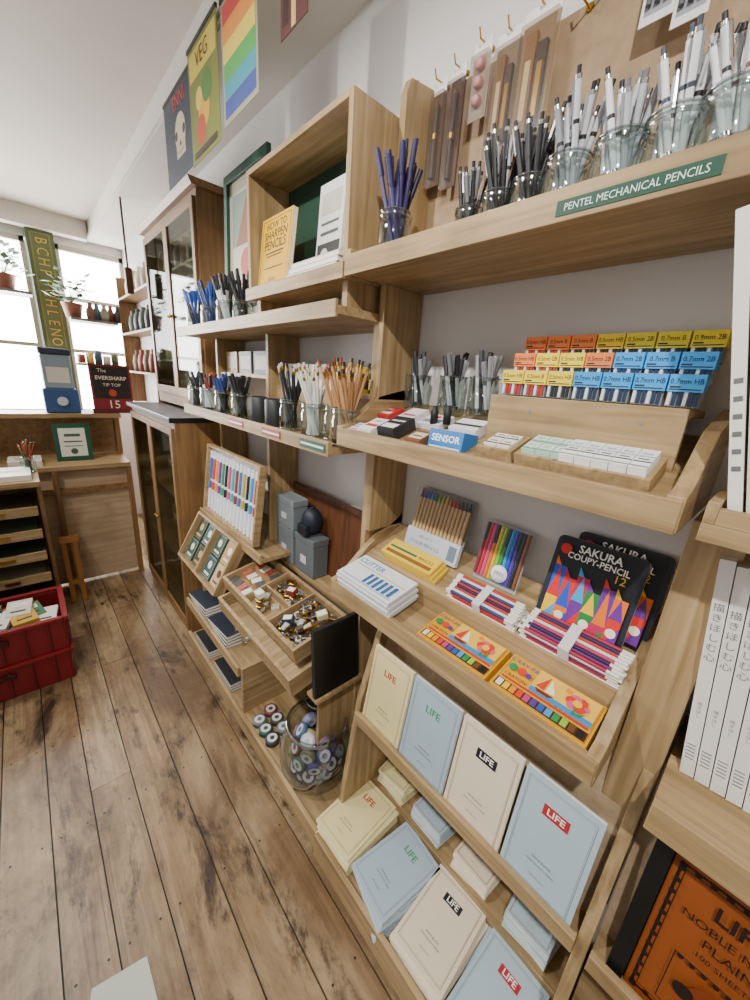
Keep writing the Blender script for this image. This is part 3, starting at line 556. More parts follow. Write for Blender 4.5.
printed(MB(),.185,.290,.004,'#8e4818',om).build('cover_print',Zt)
MB().box(-.118,.118,-.0,.312,-.006,-.001,'#0c0a09').box(-.118,-.095,0,.312,-.001,.010,'#0c0a09').box(.095,.118,0,.312,-.001,.010,'#0c0a09').box(-.095,.095,.294,.312,-.001,.010,'#0c0a09').build('frame',Zt)
# ---------------------------------------------------------------- long run: top shelf
zt=1.6725
jt=[(196,.64,'blue and black capped pens',[('pen','#2d57b0','#2d57b0',.17),('pen','#1d1d22','#2d57b0',.17)],11,'farthest'),
(211,.63,'blue pens',[('pen','#22386e','#1b2a50',.165),('pen','#3f78c8','#2d57b0',.16)],11,'second farthest'),
(227,.625,'black and white pens',[('pen','#1b1b1f','#1b1b1f',.165),('pen','#e8e8ea',K,.165)],12,'third farthest'),
(243,.66,'black pens',[('pen','#1b1b1f','#1b1b1f',.175)],13,'nearest')]
for u,x,d,sp,n,o in jt:
    y=min(yu(u,x,1.68),1.97); glass_jar(x,y,zt+.0005,.037,.085,'%s glass jar on the long top shelf, holding %s'%(o,d)); fill(x,y,zt+.0075,.033,.085,sp,'%s jar on the long top shelf'%o,n)
for i in range(3): item('card_box','small yellow box at the far end of the long top shelf, %s'%('lowest','middle','topmost')[i],'box',.09,.05,.022,'#e0b830',[('r',.1,.3,.9,.5,'#2a2a2a')],(.70,1.95,zt+.001+.023*i),(1,0,0))
t=thing('framed_print','tall green framed print standing beyond the oak box','picture',fr((.70,1.55,zt+.001),(.03,0,1)))
w,h=.36,.545
printed(MB(),w-.05,h-.05,.004,'#c8bfa6',[('r',.1,.55,.9,.9,'#7a8a80'),('c',.5,.42,.05,'#b5452a'),('r',.2,.1,.8,.14,'#4a4438'),('p',[(.2,.55),(.5,.85),(.8,.55)],'#8a5a3a'),('t','PENCILS',.04,.5,.25,'#3a5a48')]).build('print',t).location=(0,.025,0)
MB().box(-w/2,-w/2+.03,0,h,0,.016,'#174434').box(w/2-.03,w/2,0,h,0,.016,'#174434').box(-w/2+.03,w/2-.03,0,.03,0,.016,'#174434').box(-w/2+.03,w/2-.03,h-.03,h,0,.016,'#174434').build('frame',t,.001)
zb=bz0+.0165
item('book','yellow book about sharpening pencils standing at the end of the oak box','book',.185,.205,.014,'#e0ac1e',[('o',.05,.04,.95,.96,.0016,'#2a2214'),('t','HOW TO',.028,.5,.87,'#2a2214'),('t','SHARPEN',.033,.5,.745,'#2a2214'),('t','PENCILS',.035,.5,.61,'#2a2214'),('r',.2,.50,.8,.515,'#2a2214'),('r',.25,.46,.75,.47,'#2a2214'),('r',.2,.3,.8,.31,'#2a2214'),('t','BOOK',.014,.5,.14,'#2a2214')],(.625,1.18,zb+.001),(.12,0,1),side='#efe8d8')
for i in range(4): item('book','white flat book, %s from the bottom at the front of the oak box'%ORD[i],'book',.25-.01*i,.06,.011,['#e6e2d8','#b9b6ae','#efece4','#dedad0'][i],[('r',.2,.3,.8,.35,'#777777')],(.602,.965-.01*i,zb+.0008+.0115*i),(1,0,0),side='#f3efe4')
item('book','grey pamphlet with photo cover standing inside the oak box','book',.115,.25,.008,'#dcdcd8',[('r',.05,.05,.95,.42,'#3a3c38'),('c',.35,.3,.018,'#c9c5bc'),('c',.65,.2,.02,'#9a968c'),('r',.12,.7,.88,.9,'#c4beb2'),('r',.15,.5,.85,.53,'#555555'),('r',.15,.6,.85,.62,'#555555')],(.675,.975,zb+.001),(.08,0,1),side='#f3efe4')
for i in range(4):
    mb=MB().box(-.008,.008,0,.30-.012*i,-.06,0,['#d9d6cd','#6a5a48','#cfd4d2','#c8c2b4'][i]).box(-.0083,.0083,.1,.11,-.06,.0003,'#8a8578')
    tag(mb.build('book',mw=fr((.655,.818+.018*i,zb+.0005))),'thin book upright at the near end of the box, %s from the side board'%ORD[i],'book','thin books in the oak box')
# ---------------------------------------------------------------- long run: middle shelf
zm=1.3335
jm=[(196,.61,'black felt pens',[('pen',K,'#3a3a40',.15)],8,'farthest'),(210,.61,'white and black pens',[('pen','#e8e8ea',K,.15),('pen','#e8e8ea','#b33a3a',.15)],9,'second farthest'),
(225,.61,'black and blue capped pens',[('pen',K,'#2a3f7a',.155)],10,'third farthest'),(242,.615,'black capped pens',[('pen',K,K,.155)],10,'fourth farthest'),
(291,.65,'black pencils',[('pencil','#222226','#1c1c1c',.20),('pencil','#222226','#d0ccc4',.195)],17,'fifth farthest'),(313,.635,'white pencils',[('pencil','#e4e2de','#d0ccc4',.195)],18,'sixth farthest'),
(336,.66,'natural wood pencils',[('pencil','#c79a68','#8f3a2a',.21)],22,'seventh farthest'),(352,.625,'wood pencils',[('pencil','#c79a68','#1c1c1c',.205),('pencil','#a87c50','#3a2a1e',.205)],22,'nearest')]
for u,x,d,sp,n,o in jm:
    y=yu(u,x,1.34); y=min(max(y,.80),1.92); glass_jar(x,y,zm+.0005,.038,.098,'%s glass jar on the long middle shelf, holding %s'%(o,d)); fill(x,y,zm+.008,.035,.098,sp,'%s jar on the long middle shelf'%o,n)
for i,u in enumerate((258,273)):
    y=yu(u,.64,1.34); tag(MB().lathe([(.001,0),(.03,0),(.032,.004),(.032,.09),(.028,.094),(.026,.088),(.026,.01),(.001,.008)],'#26282c',20).build('pen_cup',mw=tr(.645,y,zm)),'empty charcoal cup on the long middle shelf, %s one'%('farther','nearer')[i],'cup')
for i in range(6):
    for s in range(3): item('paper_pad','white paper pad on the raised shelf, %s layer of the %s column from the left'%(('lower','middle','upper')[s],ORD[i]),'paper pad',.05,.08,.026,['#e9e7e0','#d9d9d4','#e4dfd2'][(i+s)%3],[('r',.1,.3,.9,.5,'#8a94a0')],(.755,1.33-i*.056,1.4705+.027*s),(1,0,0),side='#f4f2ea')
for i,(c,c2,lab) in enumerate((('#d9b62e','#2a2a2a','yellow and black round tin on the raised shelf'),('#2c2c2e','#c9a23a','black round tin beside the yellow tin'))):
    tag(MB().lathe([(.001,0),(.034,0),(.034,.052),(.036,.054),(.036,.075),(.001,.076)],c,20).lathe([(.0345,.012),(.0345,.04)],c2,20).build('round_tin',mw=tr(.79,.935-.082*i,1.4705)),lab,'tin')
for i,(c,lab) in enumerate((('#c9a878','tan card box on the far raised shelf'),('#8c8478','grey card box on the far raised shelf'),('#3a3c40','dark card box on the far raised shelf'))):
    item('card_box',lab,'box',.12,.09,.07,c,[('r',.1,.2,.9,.8,'#e0d6c2')],(.815,1.83-i*.145,1.506),(0,0,1))
# ---------------------------------------------------------------- long run: lower displays
DD=fr((.615,1.61,.837),(.12,0,1))
t=thing('pen_display','white backed wooden pen display with a row of coloured pens','pen display',DD)
MB().box(-.27,.27,0,.32,-.006,0,'#dfe2e8').build('backing',t)
MB().box(-.285,-.27,0,.33,-.008,.022,'woodZ').box(.27,.285,0,.33,-.008,.022,'woodZ').box(-.27,.27,.318,.33,-.008,.022,'woodY').box(-.27,.27,0,.014,-.008,.022,'woodY').build('frame',t,.001)
pc=['#2b6fc0','#d8413c','#e9a13a','#7d3f98','#2f9e5a','#222226','#e2557a','#3bb0c9','#8a4b2a','#5a6ac0','#c8b52a','#222226','#3b9ad0','#c2352f']
for i,c in enumerate(pc):
    for r_ in range(2):
        tag(MB().cyl((0,0,0),(0,.10,0),.006,None,c if r_ else '#eef0f4',8).cyl((0,.10,0),(0,.135,0),.007,None,'#f0f0f2' if r_ else c,8).build('pen',mw=DD@Matrix.Translation((-.245+i*.0375,.018+.15*r_,.008))),'coloured pen clipped in the %s row of the wooden display, column %s'%(('lower','upper')[r_],ORD[i]),'pen','coloured pens in the wooden display')
TM=fr((.49,1.665,.60),(.55,0,1))
t=thing('wooden_card_tray','slanted wooden tray of small green notebooks and cards below the pen display','tray',TM)
MB().box(-.24,.24,0,.24,-.012,0,'woodY').build('base',t)
for a in ((-.24,-.228,0,.24),(.228,.24,0,.24),(-.228,.228,0,.012),(-.228,.228,.228,.24),(-.006,.006,.012,.228)): MB().box(a[0],a[1],a[2],a[3],0,.035,'woodY').build('wall',t)
cc=[('#2e4a3c','#d8d8c8'),('#26382f','#c9a24a'),('#304e4a','#e0e0e0'),('#c8ad82','#5a3a20'),('#b08a58','#e8e0d0')]
for i in range(4):
    for j in range(2):
        c,d=cc[(i+j)%3] if i<3 else cc[3+j]
        o=printed(MB(),.088,.10,.012,c,[('c',.5,.6,.018,d),('r',.2,.15,.8,.25,d),('o',.05,.05,.95,.95,.001,d)]).build('small_notebook',mw=TM@Matrix.Translation(((-.172,-.065,.065,.172)[i],.014+.105*j,.001)))
        tag(o,'small %s pocket notebook, column %s, %s row of the slanted tray'%('green' if i<3 else 'tan',ORD[i],('lower','upper')[j]),'notebook','pocket notebooks in the slanted tray')
for i in range(2):
    for k in range(4):
        r=.04*(k-1); item('dark_notebook','navy notebook in the %s low pile, %s from the bottom'%(('farther','nearer')[i],ORD[k]),'notebook',.20,.24,.014,'#1a2230',[('o',.04,.03,.96,.97,.001,'#35415c')] if k==3 else [],(.503,1.80-.27*i,.3285+.0145*k),(math.cos(r),math.sin(r),0),(math.sin(r),-math.cos(r),0),'#e8e4da','navy notebooks on the low shelf')
for i in range(2):
    for k in range(3): item('dark_notebook','black notebook on the bottom shelf, %s pile, %s'%(('farther','nearer')[i],('lowest','middle','topmost')[k]),'notebook',.20,.22,.014,'#17181c',[],(.50,1.76-.27*i,.1185+.0145*k),(1,0,0),side='#d8d4ca')
DM=fr((.50,1.115,.67),(1,0,.22))
t=thing('sorting_tray','shallow oak tray of stamps and metal clips pulled out over the run','tray',DM)
MB().box(-.28,.28,0,.21,-.012,0,'woodY').build('base',t)
for a in ((-.28,-.268,0,.21),(.268,.28,0,.21),(-.268,.268,0,.012),(-.268,.268,.198,.21)): MB().box(a[0],a[1],a[2],a[3],0,.042,'woodY').build('wall',t)
for x in (-.10,.09): MB().box(x,x+.007,.012,.198,0,.038,'woodY').build('divider',t)
MB().box(-.09,.09,.10,.106,0,.038,'woodY').build('divider',t)
for i in range(12):
    x=-.25+.04*(i%4)+random.uniform(-.004,.004); y=.035+.06*(i//4); rr=random.uniform(-.4,.4)
    o=MB().box(-.015,.015,-.019,.019,0,.024,'#cba878').box(-.0155,.0155,-.0195,.0195,.024,.0258,random.choice(['#e8e0d0','#b05a4a','#efe9dc','#4a4a4a'])).build('rubber_stamp',mw=DM@tr(x,y,.0005,rr)); tag(o,'small wooden rubber stamp in the left cell of the oak tray','stamp','wooden stamps in the oak tray')
SH=[('metal','silver metal sharpener'),('gold','brass ring clip'),('#d9d9d4','pale grey sharpener'),('gold','brass sharpener')]
for i in range(120):
    k=random.choice((0,0,1,2,3)); cell=i%3
    x=random.uniform(-.078,.078) if cell==0 else random.uniform(.11,.255); y=random.uniform(.028,.185)
    if cell==0 and .085<y<.12: y=.14
    z=.002+(i//38)*.011; mb=MB()
    if k in (0,2,3): mb.prism([(-.011,-.014),(.011,-.014),(.008,.014),(-.008,.014)],0,.012,SH[k][0],'z').cyl((0,-.015,.006),(0,-.0155,.006),.0038,None,'#111111',8).box(-.006,.006,-.012,.012,.012,.0135,'metal')
    else: mb.lathe([(.005,0),(.014,0),(.016,.004),(.014,.009),(.005,.009)],SH[k][0],12)
    o=mb.build('ring_clip' if k==1 else 'sharpener',mw=DM@tr(x,y,z,random.random()*6)@Matrix.Rotation(random.uniform(-.25,.25),4,'X')); tag(o,'%s among the metal pieces in the oak tray'%SH[k][1],'clip' if k==1 else 'sharpener',SH[k][1]+'s in the oak tray')
for i,(x,y,c,n) in enumerate(((-.05,.055,'#e8e2d2','cream'),(.03,.145,'#8a3a30','red'),(.15,.06,'#2f3a4a','dark blue'),(.22,.15,'#d8c9a0','tan'))):
    o=MB().box(-.018,.018,-.014,.014,0,.02,c).box(-.014,.014,-.010,.010,.02,.0204,'#f2efe6').build('small_box',mw=DM@tr(x,y,.036,.4*i)); tag(o,'small %s card box on top of the metal pieces in the oak tray'%n,'box')
t=thing('lower_drawer','open oak drawer jutting out below the sorting tray','drawer',fr((.475,1.10,.575),(1,0,.18)))
MB().box(-.285,.285,0,.22,-.012,0,'woodY').build('base',t)
for a in ((-.285,-.273,0,.22),(.273,.285,0,.22),(-.273,.273,0,.012)): MB().box(a[0],a[1],a[2],a[3],0,.055,'woodY').build('wall',t)
MB().cyl((.0,-.002,.03),(.0,-.018,.03),.009,None,'metal',12).build('knob',t)
t=thing('slate_board','black writing slate propped at the near end of the sorting tray','slate',fr((.605,.765,.573),(0,.08,1),(1,0,0)))
MB().box(-.08,.08,0,.225,0,.008,'black').build('panel',t); MB().box(-.085,.085,-.0005,0,-.002,.012,'#1d1d1f').box(-.085,-.08,0,.23,-.002,.012,'#1d1d1f').box(.08,.085,0,.23,-.002,.012,'#1d1d1f').box(-.08,.08,.225,.23,-.002,.012,'#1d1d1f').build('frame',t)
tag(MB().box(-.28,.28,0,.31,0,.012,'darkwood').box(-.28,.28,.29,.31,.012,.018,'darkwood').build('wooden_board',mw=fr((.808,1.10,.763),(.06,0,1)),bevel=.001),'dark brown wooden board leaning behind the grey tins','board')
for i,(y,z,w,h,c,lab) in enumerate(((1.30,.763,.13,.15,'#727a7d','lighter grey tin under the upper grey tin'),(1.30,.914,.13,.125,'#7c8588','upper grey tin on the left tin stack'),(1.15,.763,.13,.16,'#5f676b','darker grey tin at right of the tin stack'))):
    t=thing('storage_tin',lab,'tin',tr(.757,y,z)); MB().box(-.035,.035,-w/2,w/2,0,h-.03,c).build('body',t,.004); MB().box(-.037,.037,-w/2-.002,w/2+.002,h-.03,h,c).build('lid',t,.004); MB().box(-.0385,-.037,-.02,.02,h*.3,h*.5,'#c9cccc').build('label_plate',t)
t=thing('pencil_pouch','small navy rucksack-shaped pouch on the darker grey tin','pouch',tr(.757,1.15,.9235))
MB().ball((0,0,.055),.042,'#1b2130',14,1.3).build('body',t); MB().box(-.05,-.025,-.03,.03,.008,.05,'#151a24').build('pocket',t,.006); MB().lathe([(.012,.106),(.014,.11),(.012,.114)],'#11151d',12).build('loop',t)
item('card_box','small yellow box beside the oak upright above the slate','box',.06,.05,.02,'#e2bb2e',[('r',.1,.4,.9,.6,'#2a6a4a')],(.745,.85,.763),(.1,0,1))
jx,jy,jz=.60,.855,.1185; JS=1.22
t=thing('glass_jar','large round glass jar filled with muted tape rolls on the bottom shelf','jar',tr(jx,jy,jz))
MB().lathe([(r*JS,z*JS) for r,z in [(.001,0),(.065,0),(.09,.02),(.104,.06),(.106,.10),(.095,.15),(.082,.175),(.080,.185)]],'glass',32).build('body',t)
MB().lathe([(.078*JS,.183*JS),(.088*JS,.185*JS),(.090*JS,.192*JS),(.086*JS,.198*JS),(.078*JS,.196*JS)],'rim',32).build('rim',t)
tc=['#564a86','#41607e','#7d3a3c','#3f6a54','#8488aa','#8a6a8a','#222226','#5f4a72','#b8bcc4','#8a8258']
TAPE={}
def tape(c):
    if c not in TAPE:
        o=MB().lathe([(.008,-.011),(.027,-.011),(.027,.011),(.008,.011),(.008,-.011)],c,16).lathe([(.009,-.0114),(.020,-.0116)],'#c8c9d2',16).lathe([(.009,.0114),(.020,.0116)],'#d2d0d6',16).lathe([(.001,.0118),(.009,.0118)],c,12).build('tape_roll'); TAPE[c]=o.data; bpy.data.objects.remove(o)
    o=bpy.data.objects.new('tape_roll',TAPE[c]); COL.objects.link(o); return o
lays=[(.038,.058,6),(.075,.076,8),(.112,.080,9),(.150,.070,8),(.188,.050,6)]
n_=0
for z,rr,k in lays:
    for i in range(k+2):
        a=i*2*math.pi/k+z*30; r2=rr if i<k else .022*(1 if i==k else -1); n_+=1
        o=tape(tc[(n_*7)%10]); d=Vector((math.cos(a),math.sin(a),random.uniform(-.2,.9))).normalized()
        o.matrix_world=Matrix.Translation((jx+r2*math.cos(a),jy+r2*math.sin(a),jz+z))@d.to_track_quat('Z','Y').to_matrix().to_4x4()
        tag(o,'muted tape roll inside the large round jar','tape','tape rolls in the large jar')
for i in range(6):
    o=tape(['#3a3f44','#6a6f72','#2f5a4a','#44403a','#6a6f74','#7a3a3a'][i]); o.matrix_world=tr(.53+.06*(i%2),1.055+.055*(i//2)+.02*(i%2),.1302); tag(o,'dull tape roll lying loose on the bottom shelf, %s counting away from the large jar'%ORD[i],'tape')
t=thing('tape_basket','black wire-rimmed bowl behind the large jar','bowl',tr(.77,1.08,.1187)); MB().lathe([(.001,0),(.045,0),(.06,.05),(.063,.05),(.048,0),(.001,-.0)],'#222222',20).build('body',t); MB().lathe([(.059,.048),(.065,.05),(.059,.053)],'metal',20).build('rim',t)
# ---------------------------------------------------------------- hanging posters
def poster(u0,u1,h,z,x,cover,marks,lab):
    y0,y1=yu(u0,x,z+h/2),yu(u1,x,z+h/2); w=abs(y0-y1)
    t=thing('hanging_poster',lab,'poster',fr((x,(y0+y1)/2,z)))
    printed(MB(),w,h,.0015,cover,marks).build('sheet',t)
    MB().box(-w/2,w/2,h-.004,h+.006,-.003,.005,'#2a2018').build('hanging_rail',t)
    for s in (-.35,.35): MB().cyl((w*s,h+.004,.001),(w*s,2.485-z,.001),.0012,None,'#333333',6).build('string',t)
poster(167,197,.27,2.205,.58,'#1e2b42',[('c',.5,.5,.06,'#d9c9a8'),('r',.36,.24,.64,.42,'#d0bd98'),('c',.38,.5,.015,'#3a2a22'),('c',.62,.5,.015,'#3a2a22'),('p',[(.46,.36),(.5,.43),(.54,.36)],'#3a2a22'),('r',.4,.29,.6,.30,'#3a2a22'),('t','ENNI',.06,.5,.86,'#c9453a')],'dark blue hanging poster of a pale skull, farthest of four')
poster(191,219,.31,2.19,.575,'#747a30',[('r',.05,.72,.95,.95,'#d8c04a'),('c',.5,.4,.05,'#d8a02e'),('c',.38,.25,.04,'#b5452a'),('c',.62,.55,.04,'#4a7a3a'),('c',.35,.52,.03,'#d8c04a'),('t','VEG',.06,.5,.84,'#5a2a1c'),('r',.1,.04,.9,.1,'#3a2a1c')],'yellow green hanging poster of fruit beside the skull poster')
poster(223,258,.28,2.205,.575,'#9a947e',[('r',.05,.05+.15*q,.95,.05+.15*(q+1),c) for q,c in enumerate(['#3a4a8a','#3a8a9a','#4a9a4a','#d8c04a','#d88a3a','#c23a3a'])],'hanging poster with rainbow colour bands')
poster(281,309,.20,2.25,.575,'#4a2420',[('r',.42,.02,.58,.98,'#b89a6a'),('r',.1,.1,.3,.9,'#2a1412')],'narrow dark red hanging poster, nearest of four')
# ---------------------------------------------------------------- glass cabinets
def cabinet(name,label,x0,y0,y1,z0,z1,n,shelves):
    t=thing(name,label,'cabinet')
    MB().box(x0,.845,y0,y0+.02,z0,z1,'cabZ').build('side_panel',t,.001); MB().box(x0,.845,y1-.02,y1,z0,z1,'cabZ').build('side_panel',t,.001)
    MB().box(x0,.845,y0+.02,y1-.02,z0,z0+.06,'cabY').build('base_board',t); MB().box(x0,.845,y0+.02,y1-.02,z1-.03,z1,'cabY').build('top_board',t)
    MB().box(.835,.845,y0+.02,y1-.02,z0,z1,'palewood').build('back_panel',t)
    for s in shelves: MB().box(x0+.03,.835,y0+.02,y1-.02,s,s+.012,'cabY').build('shelf',t)
    w=(y1-y0-.04)/n
    for i in range(n):
        a=y0+.02+w*i; b=a+w; f=.035
        d=MB().box(x0-.015,x0,a,a+f,z0+.06,z1-.03,'cabZ').box(x0-.015,x0,b-f,b,z0+.06,z1-.03,'cabZ').box(x0-.015,x0,a+f,b-f,z0+.06,z0+.06+f*1.4,'cabY').box(x0-.015,x0,a+f,b-f,z1-.03-f,z1-.03,'cabY').build('door',t,.001)
        MB().box(x0-.009,x0-.006,a+f,b-f,z0+.06+f*1.4,z1-.03-f,'pane').build('pane',d); MB().ball((x0-.022,(a+.02 if i%2 else b-.02),(z0+z1)/2),.009,'gold').build('knob',d)
    return t
cu=cabinet('wall_cabinet','tall glazed oak wall cabinet beyond the shelving, upper one',.715,2.08,3.05,1.29,2.29,2,(1.55,1.80,2.04))
MB().prism([(.69,2.29),(.845,2.29),(.845,2.32),(.675,2.32)],2.06,3.07,'cabY').build('cornice',cu,.002)
cl=cabinet('floor_cabinet','glazed oak floor cabinet with black top under the wall cabinet',.53,2.03,3.0,0,1.25,2,(.4,.8))
MB().box(.505,.845,2.025,3.02,1.25,1.275,'black').build('countertop',cl,.003)
BC=['#b8b2a0','#7a2a2a','#3a4a6a','#d0c49c','#5a6a4a','#8a8a8a','#c8c0b0','#a0522d','#44505a','#d8d0b8','#3a3a3e','#8a6a3a']
for i in range(24):
    z=(1.562,1.812,2.052)[i%3]; y=2.15+.112*(i//3)
    tag(MB().lathe([(.001,0),(.03,0),(.03,.09),(.014,.115),(.014,.14),(.001,.141)],BC[(i*5)%12],14).build('ink_bottle',mw=tr(.78,y,z+.0005)),'bottle inside the wall cabinet, %s from the near end on the %s shelf'%(ORD[i//3],('lowest','middle','top')[i%3]),'bottle')
for i in range(8):
    z=(.412,.812)[i%2]; y=2.15+.23*(i//2); item('card_box','card box inside the floor cabinet, %s from the near end, %s shelf'%(ORD[i//2],('lower','upper')[i%2]),'box',.18,.14,.10,['#8a7a60','#b5a284','#5a6a6a','#7a4a3a','#c8bc9c','#4a4a50','#a08a6a','#6a7a8a'][i],[('r',.2,.3,.8,.6,'#ddd6c4')],(.80,y,z+.0005))
# ---------------------------------------------------------------- rear counter, window ledge
t=thing('rear_counter','low wooden counter with pale front panel below the windows','counter')
MB().box(-.9,.50,3.12,3.135,0.02,.66,'palewood').build('front_panel',t); MB().box(-.9,.50,3.105,3.5,.66,.70,'cabY').build('rail',t); MB().box(-.9,.50,3.10,3.55,.82,.85,'woodX').build('top',t,.002); MB().box(-.9,.50,3.13,3.15,.70,.82,'palewood').build('drawer_rail',t)
for x in (.06,.47): MB().box(x,x+.03,3.09,3.12,0,.82,'cabZ').build('post',t)
for x in (-.88,.47): MB().box(x,x+.03,3.5,3.53,0,.82,'cabZ').build('leg',t)
t=thing('window_ledge','raised wooden ledge behind the rear counter carrying signs','ledge'); MB().box(-.9,.52,3.36,3.62,1.13,1.16,'woodX').build('top',t,.002)
MB().box(-.9,.52,3.55,3.57,.85,1.13,'cabY').build('back',t)
for x in (-.88,.48): MB().box(x,x+.03,3.40,3.5,.85,1.13,'cabZ').build('leg',t)
p=aty(77,466,3.3); t=thing('framed_sign','small green framed certificate standing on the rear counter','sign',fr((p.x,3.28,.851),(0,.12,1),(1,0,0)))
MB().box(-.10,.10,0,.25,0,.012,'#17503a').build('frame',t); printed(MB(),.145,.19,.0135,'#dfe0d4',[('r',.2,.7,.8,.8,'#3a5a48'),('r',.15,.5,.85,.55,'#555555'),('r',.15,.35,.85,.38,'#555555'),('c',.5,.18,.02,'#3a5a48')]).build('sheet',t).location=(0,.03,0)
p=aty(115,410,3.42); t=thing('advertising_sign','black and red advertising sign priced 15 on the window ledge','sign',fr((p.x,3.42,1.161),(0,.1,1),(1,0,0)))
w=.25;h=.34
printed(MB(),w,h,.02,'#7c1f24',[('r',.05,.3,.95,.96,'#201a1a'),('t','The',.035,.3,.87,'#e8e0d0'),('t','EVERSHARP',.037,.5,.72,'#e8e0d0'),('t','TIP TOP',.031,.5,.58,'#e8e0d0'),('c',.5,.42,.025,'#b5452a'),('t','15',.08,.5,.17,'#f0e8d8')]).build('panel',t)
MB().box(-w/2-.01,w/2+.01,-.0005,.03,-.03,.03,'#5a1519').build('foot',t)
p=aty(64,412,3.45); t=thing('vending_dispenser','blue and white countertop dispenser on the window ledge','dispenser',tr(p.x,3.47,1.161))
MB().box(-.095,.095,-.07,.07,0,.16,'#33568a').build('base',t,.008); MB().box(-.08,.08,-.06,.06,.16,.38,'#8fa5b2').build('tank',t,.01); MB().box(-.085,.085,-.065,.065,.38,.42,'#2f3e50').build('lid',t,.008); MB().cyl((0,-.07,.08),(0,-.09,.08),.03,None,'metal',16).build('dial',t); MB().box(-.06,.06,-.064,-.061,.2,.3,'#e6e2d6').build('card',t)
def plant(u,v,y,lab):
    p=aty(u,v,y); t=thing('potted_plant',lab,'plant',tr(p.x,y,p.z))
    MB().lathe([(.001,0),(.05,0),(.07,.1),(.074,.11),(.066,.11),(.05,.02),(.001,.02)],'#7a4a34',16).build('pot',t)
    mb=MB()
    for i in range(70):
        a=random.random()*6.28; r=random.uniform(.02,.13); z=.11+random.uniform(0,.2); q=Vector((r*math.cos(a),r*math.sin(a),z)); d=Vector((math.cos(a),math.sin(a),random.uniform(-.3,.8))).normalized()*.07; s=d.cross(Vector((0,0,1))).normalized()*.026
        mb.poly([q,q+d*.5+s,q+d,q+d*.5-s],random.choice(['#37562a','#2a451e','#4f6d36']))
        if i%3==0: mb.cyl((0,0,.1),q,.002,.001,'#4b5a34',5,False)
    mb.build('foliage',t); return p
p=plant(74,318,4.2,'green plant in a clay pot before the right window'); tag(MB().box(.38,.7,4.1,4.35,p.z-.02,p.z,'#6a645a').build('window_shelf'),'grey shelf board across the right window','shelf')
for i in range(5): tag(MB().lathe([(.001,0),(.03,0),(.034,.06),(.015,.10),(.015,.13),(.001,.131)],['#6a4a3a','#4a5a6a','#8a8a7a','#7a3a2a','#3a3a3a'][i],12).build('small_bottle',mw=tr(.46+.048*i+.06,4.14+.03*(i%2),p.z+.0005)),'small bottle on the right window shelf, %s from the plant'%ORD[i],'bottle')
p=plant(6,290,4.25,'small plant silhouetted against the left window'); tag(MB().box(-.35,.17,4.12,4.36,p.z-.02,p.z,'#6a645a').build('window_shelf'),'grey shelf board across the left window','shelf')
t=thing('window_shelf','lower shelf across the right window crowded with tins','shelf',tr(.385,4.15,1.50)); MB().box(0,.31,0,.22,-.02,0,'#6a645a').build('board',t)
for i in range(5): tag(MB().lathe([(.001,0),(.028,0),(.028,.07+.02*(i%3)),(.001,.071+.02*(i%3))],['#8a3a2a','#c8b060','#3a4a5a','#d8d0c0','#4a5a3a'][i],12).build('small_tin',mw=tr(.42+.06*i,4.22,1.5005)),'small tin on the lower right window shelf, %s from the pillar'%ORD[i],'tin')
sh=MB()
for z in (1.45,1.75,2.02): sh.box(.72,.85,3.12,4.1,z,z+.015,'cabY')
sh.box(.72,.85,3.10,3.12,1.2,2.2,'cabZ').box(.72,.85,4.1,4.12,1.2,2.2,'cabZ'); tag(sh.build('wall_rack'),'narrow wooden rack on the wall past the glazed cabinets','rack')
for i in range(15):
    z=(1.4655,1.7655,2.0355)[i%3]; y=3.19+.18*(i//3); c=['#6b5a44','#b8a88a','#3a3a40','#8a3a2a','#d8d0c0','#4a5a4a'][(i*5)%6]
    tag(MB().lathe([(.001,0),(.035,0),(.04,.08),(.03,.13),(.018,.14),(.018,.17),(.001,.171)],c,12).build('jar',mw=tr(.78,y,z)),'dim jar on the wall rack, %s from the near end, %s board'%(ORD[i//3],('lowest','middle','top')[i%3]),'jar')
t=thing('hanging_brush','brown long-handled brush hanging past the wall cabinet','brush',tr(.62,3.12,1.95)); MB().cyl((0,0,.15),(0,0,.53),.006,None,'#3a2a1e',8).build('handle',t); MB().box(-.02,.02,-.02,.02,0,.15,'#5a3a22').build('head',t,.006)
for i,(x,c,w,hh) in enumerate(((-.28,'#e8e4d8',.2,.05),(-.05,'#d8d4c6',.16,.04),(-.30,'#cbb98e',.18,.03))):
    item('paper_stack','stack of cream papers on the rear counter, %s'%('leftmost','beside the sign','on top of the left stack')[i],'papers',w,.2,hh,c,[('r',.2,.3,.8,.6,'#b8b0a0')],(x,3.14,.851 if i<2 else .902),(0,1,0),(1,0,0))
# ---------------------------------------------------------------- left: drawer chest, crates
t=thing('drawer_chest','wooden chest with shallow open drawers at the left edge','chest')
MB().box(-.75,.0,2.66,3.05,.84,.87,'woodX').build('top',t,.002); MB().box(-.02,0,2.68,3.05,.0,.84,'cabZ').build('side_panel',t); MB().box(-.75,-.73,2.68,3.05,0,.84,'cabZ').build('side_panel',t); MB().box(-.73,-.02,3.03,3.05,0,.84,'cabZ').build('back_panel',t)
for i in range(5):
    z=.18+i*.13; d=MB().box(-.72,-.03,2.60,3.0,z,z+.012,'woodX').box(-.72,-.03,2.595,2.61,z,z+.05,'woodX').build('drawer',t,.001); MB().box(-.70,-.05,2.612,2.99,z+.012,z+.03,['#3f5a4a','#8a8a70','#3f5a4a','#6a7a6a','#5a5040'][i]).build('drawer_contents',d); MB().box(-.22,-.16,2.585,2.595,z+.018,z+.034,'gold').build('handle',d)
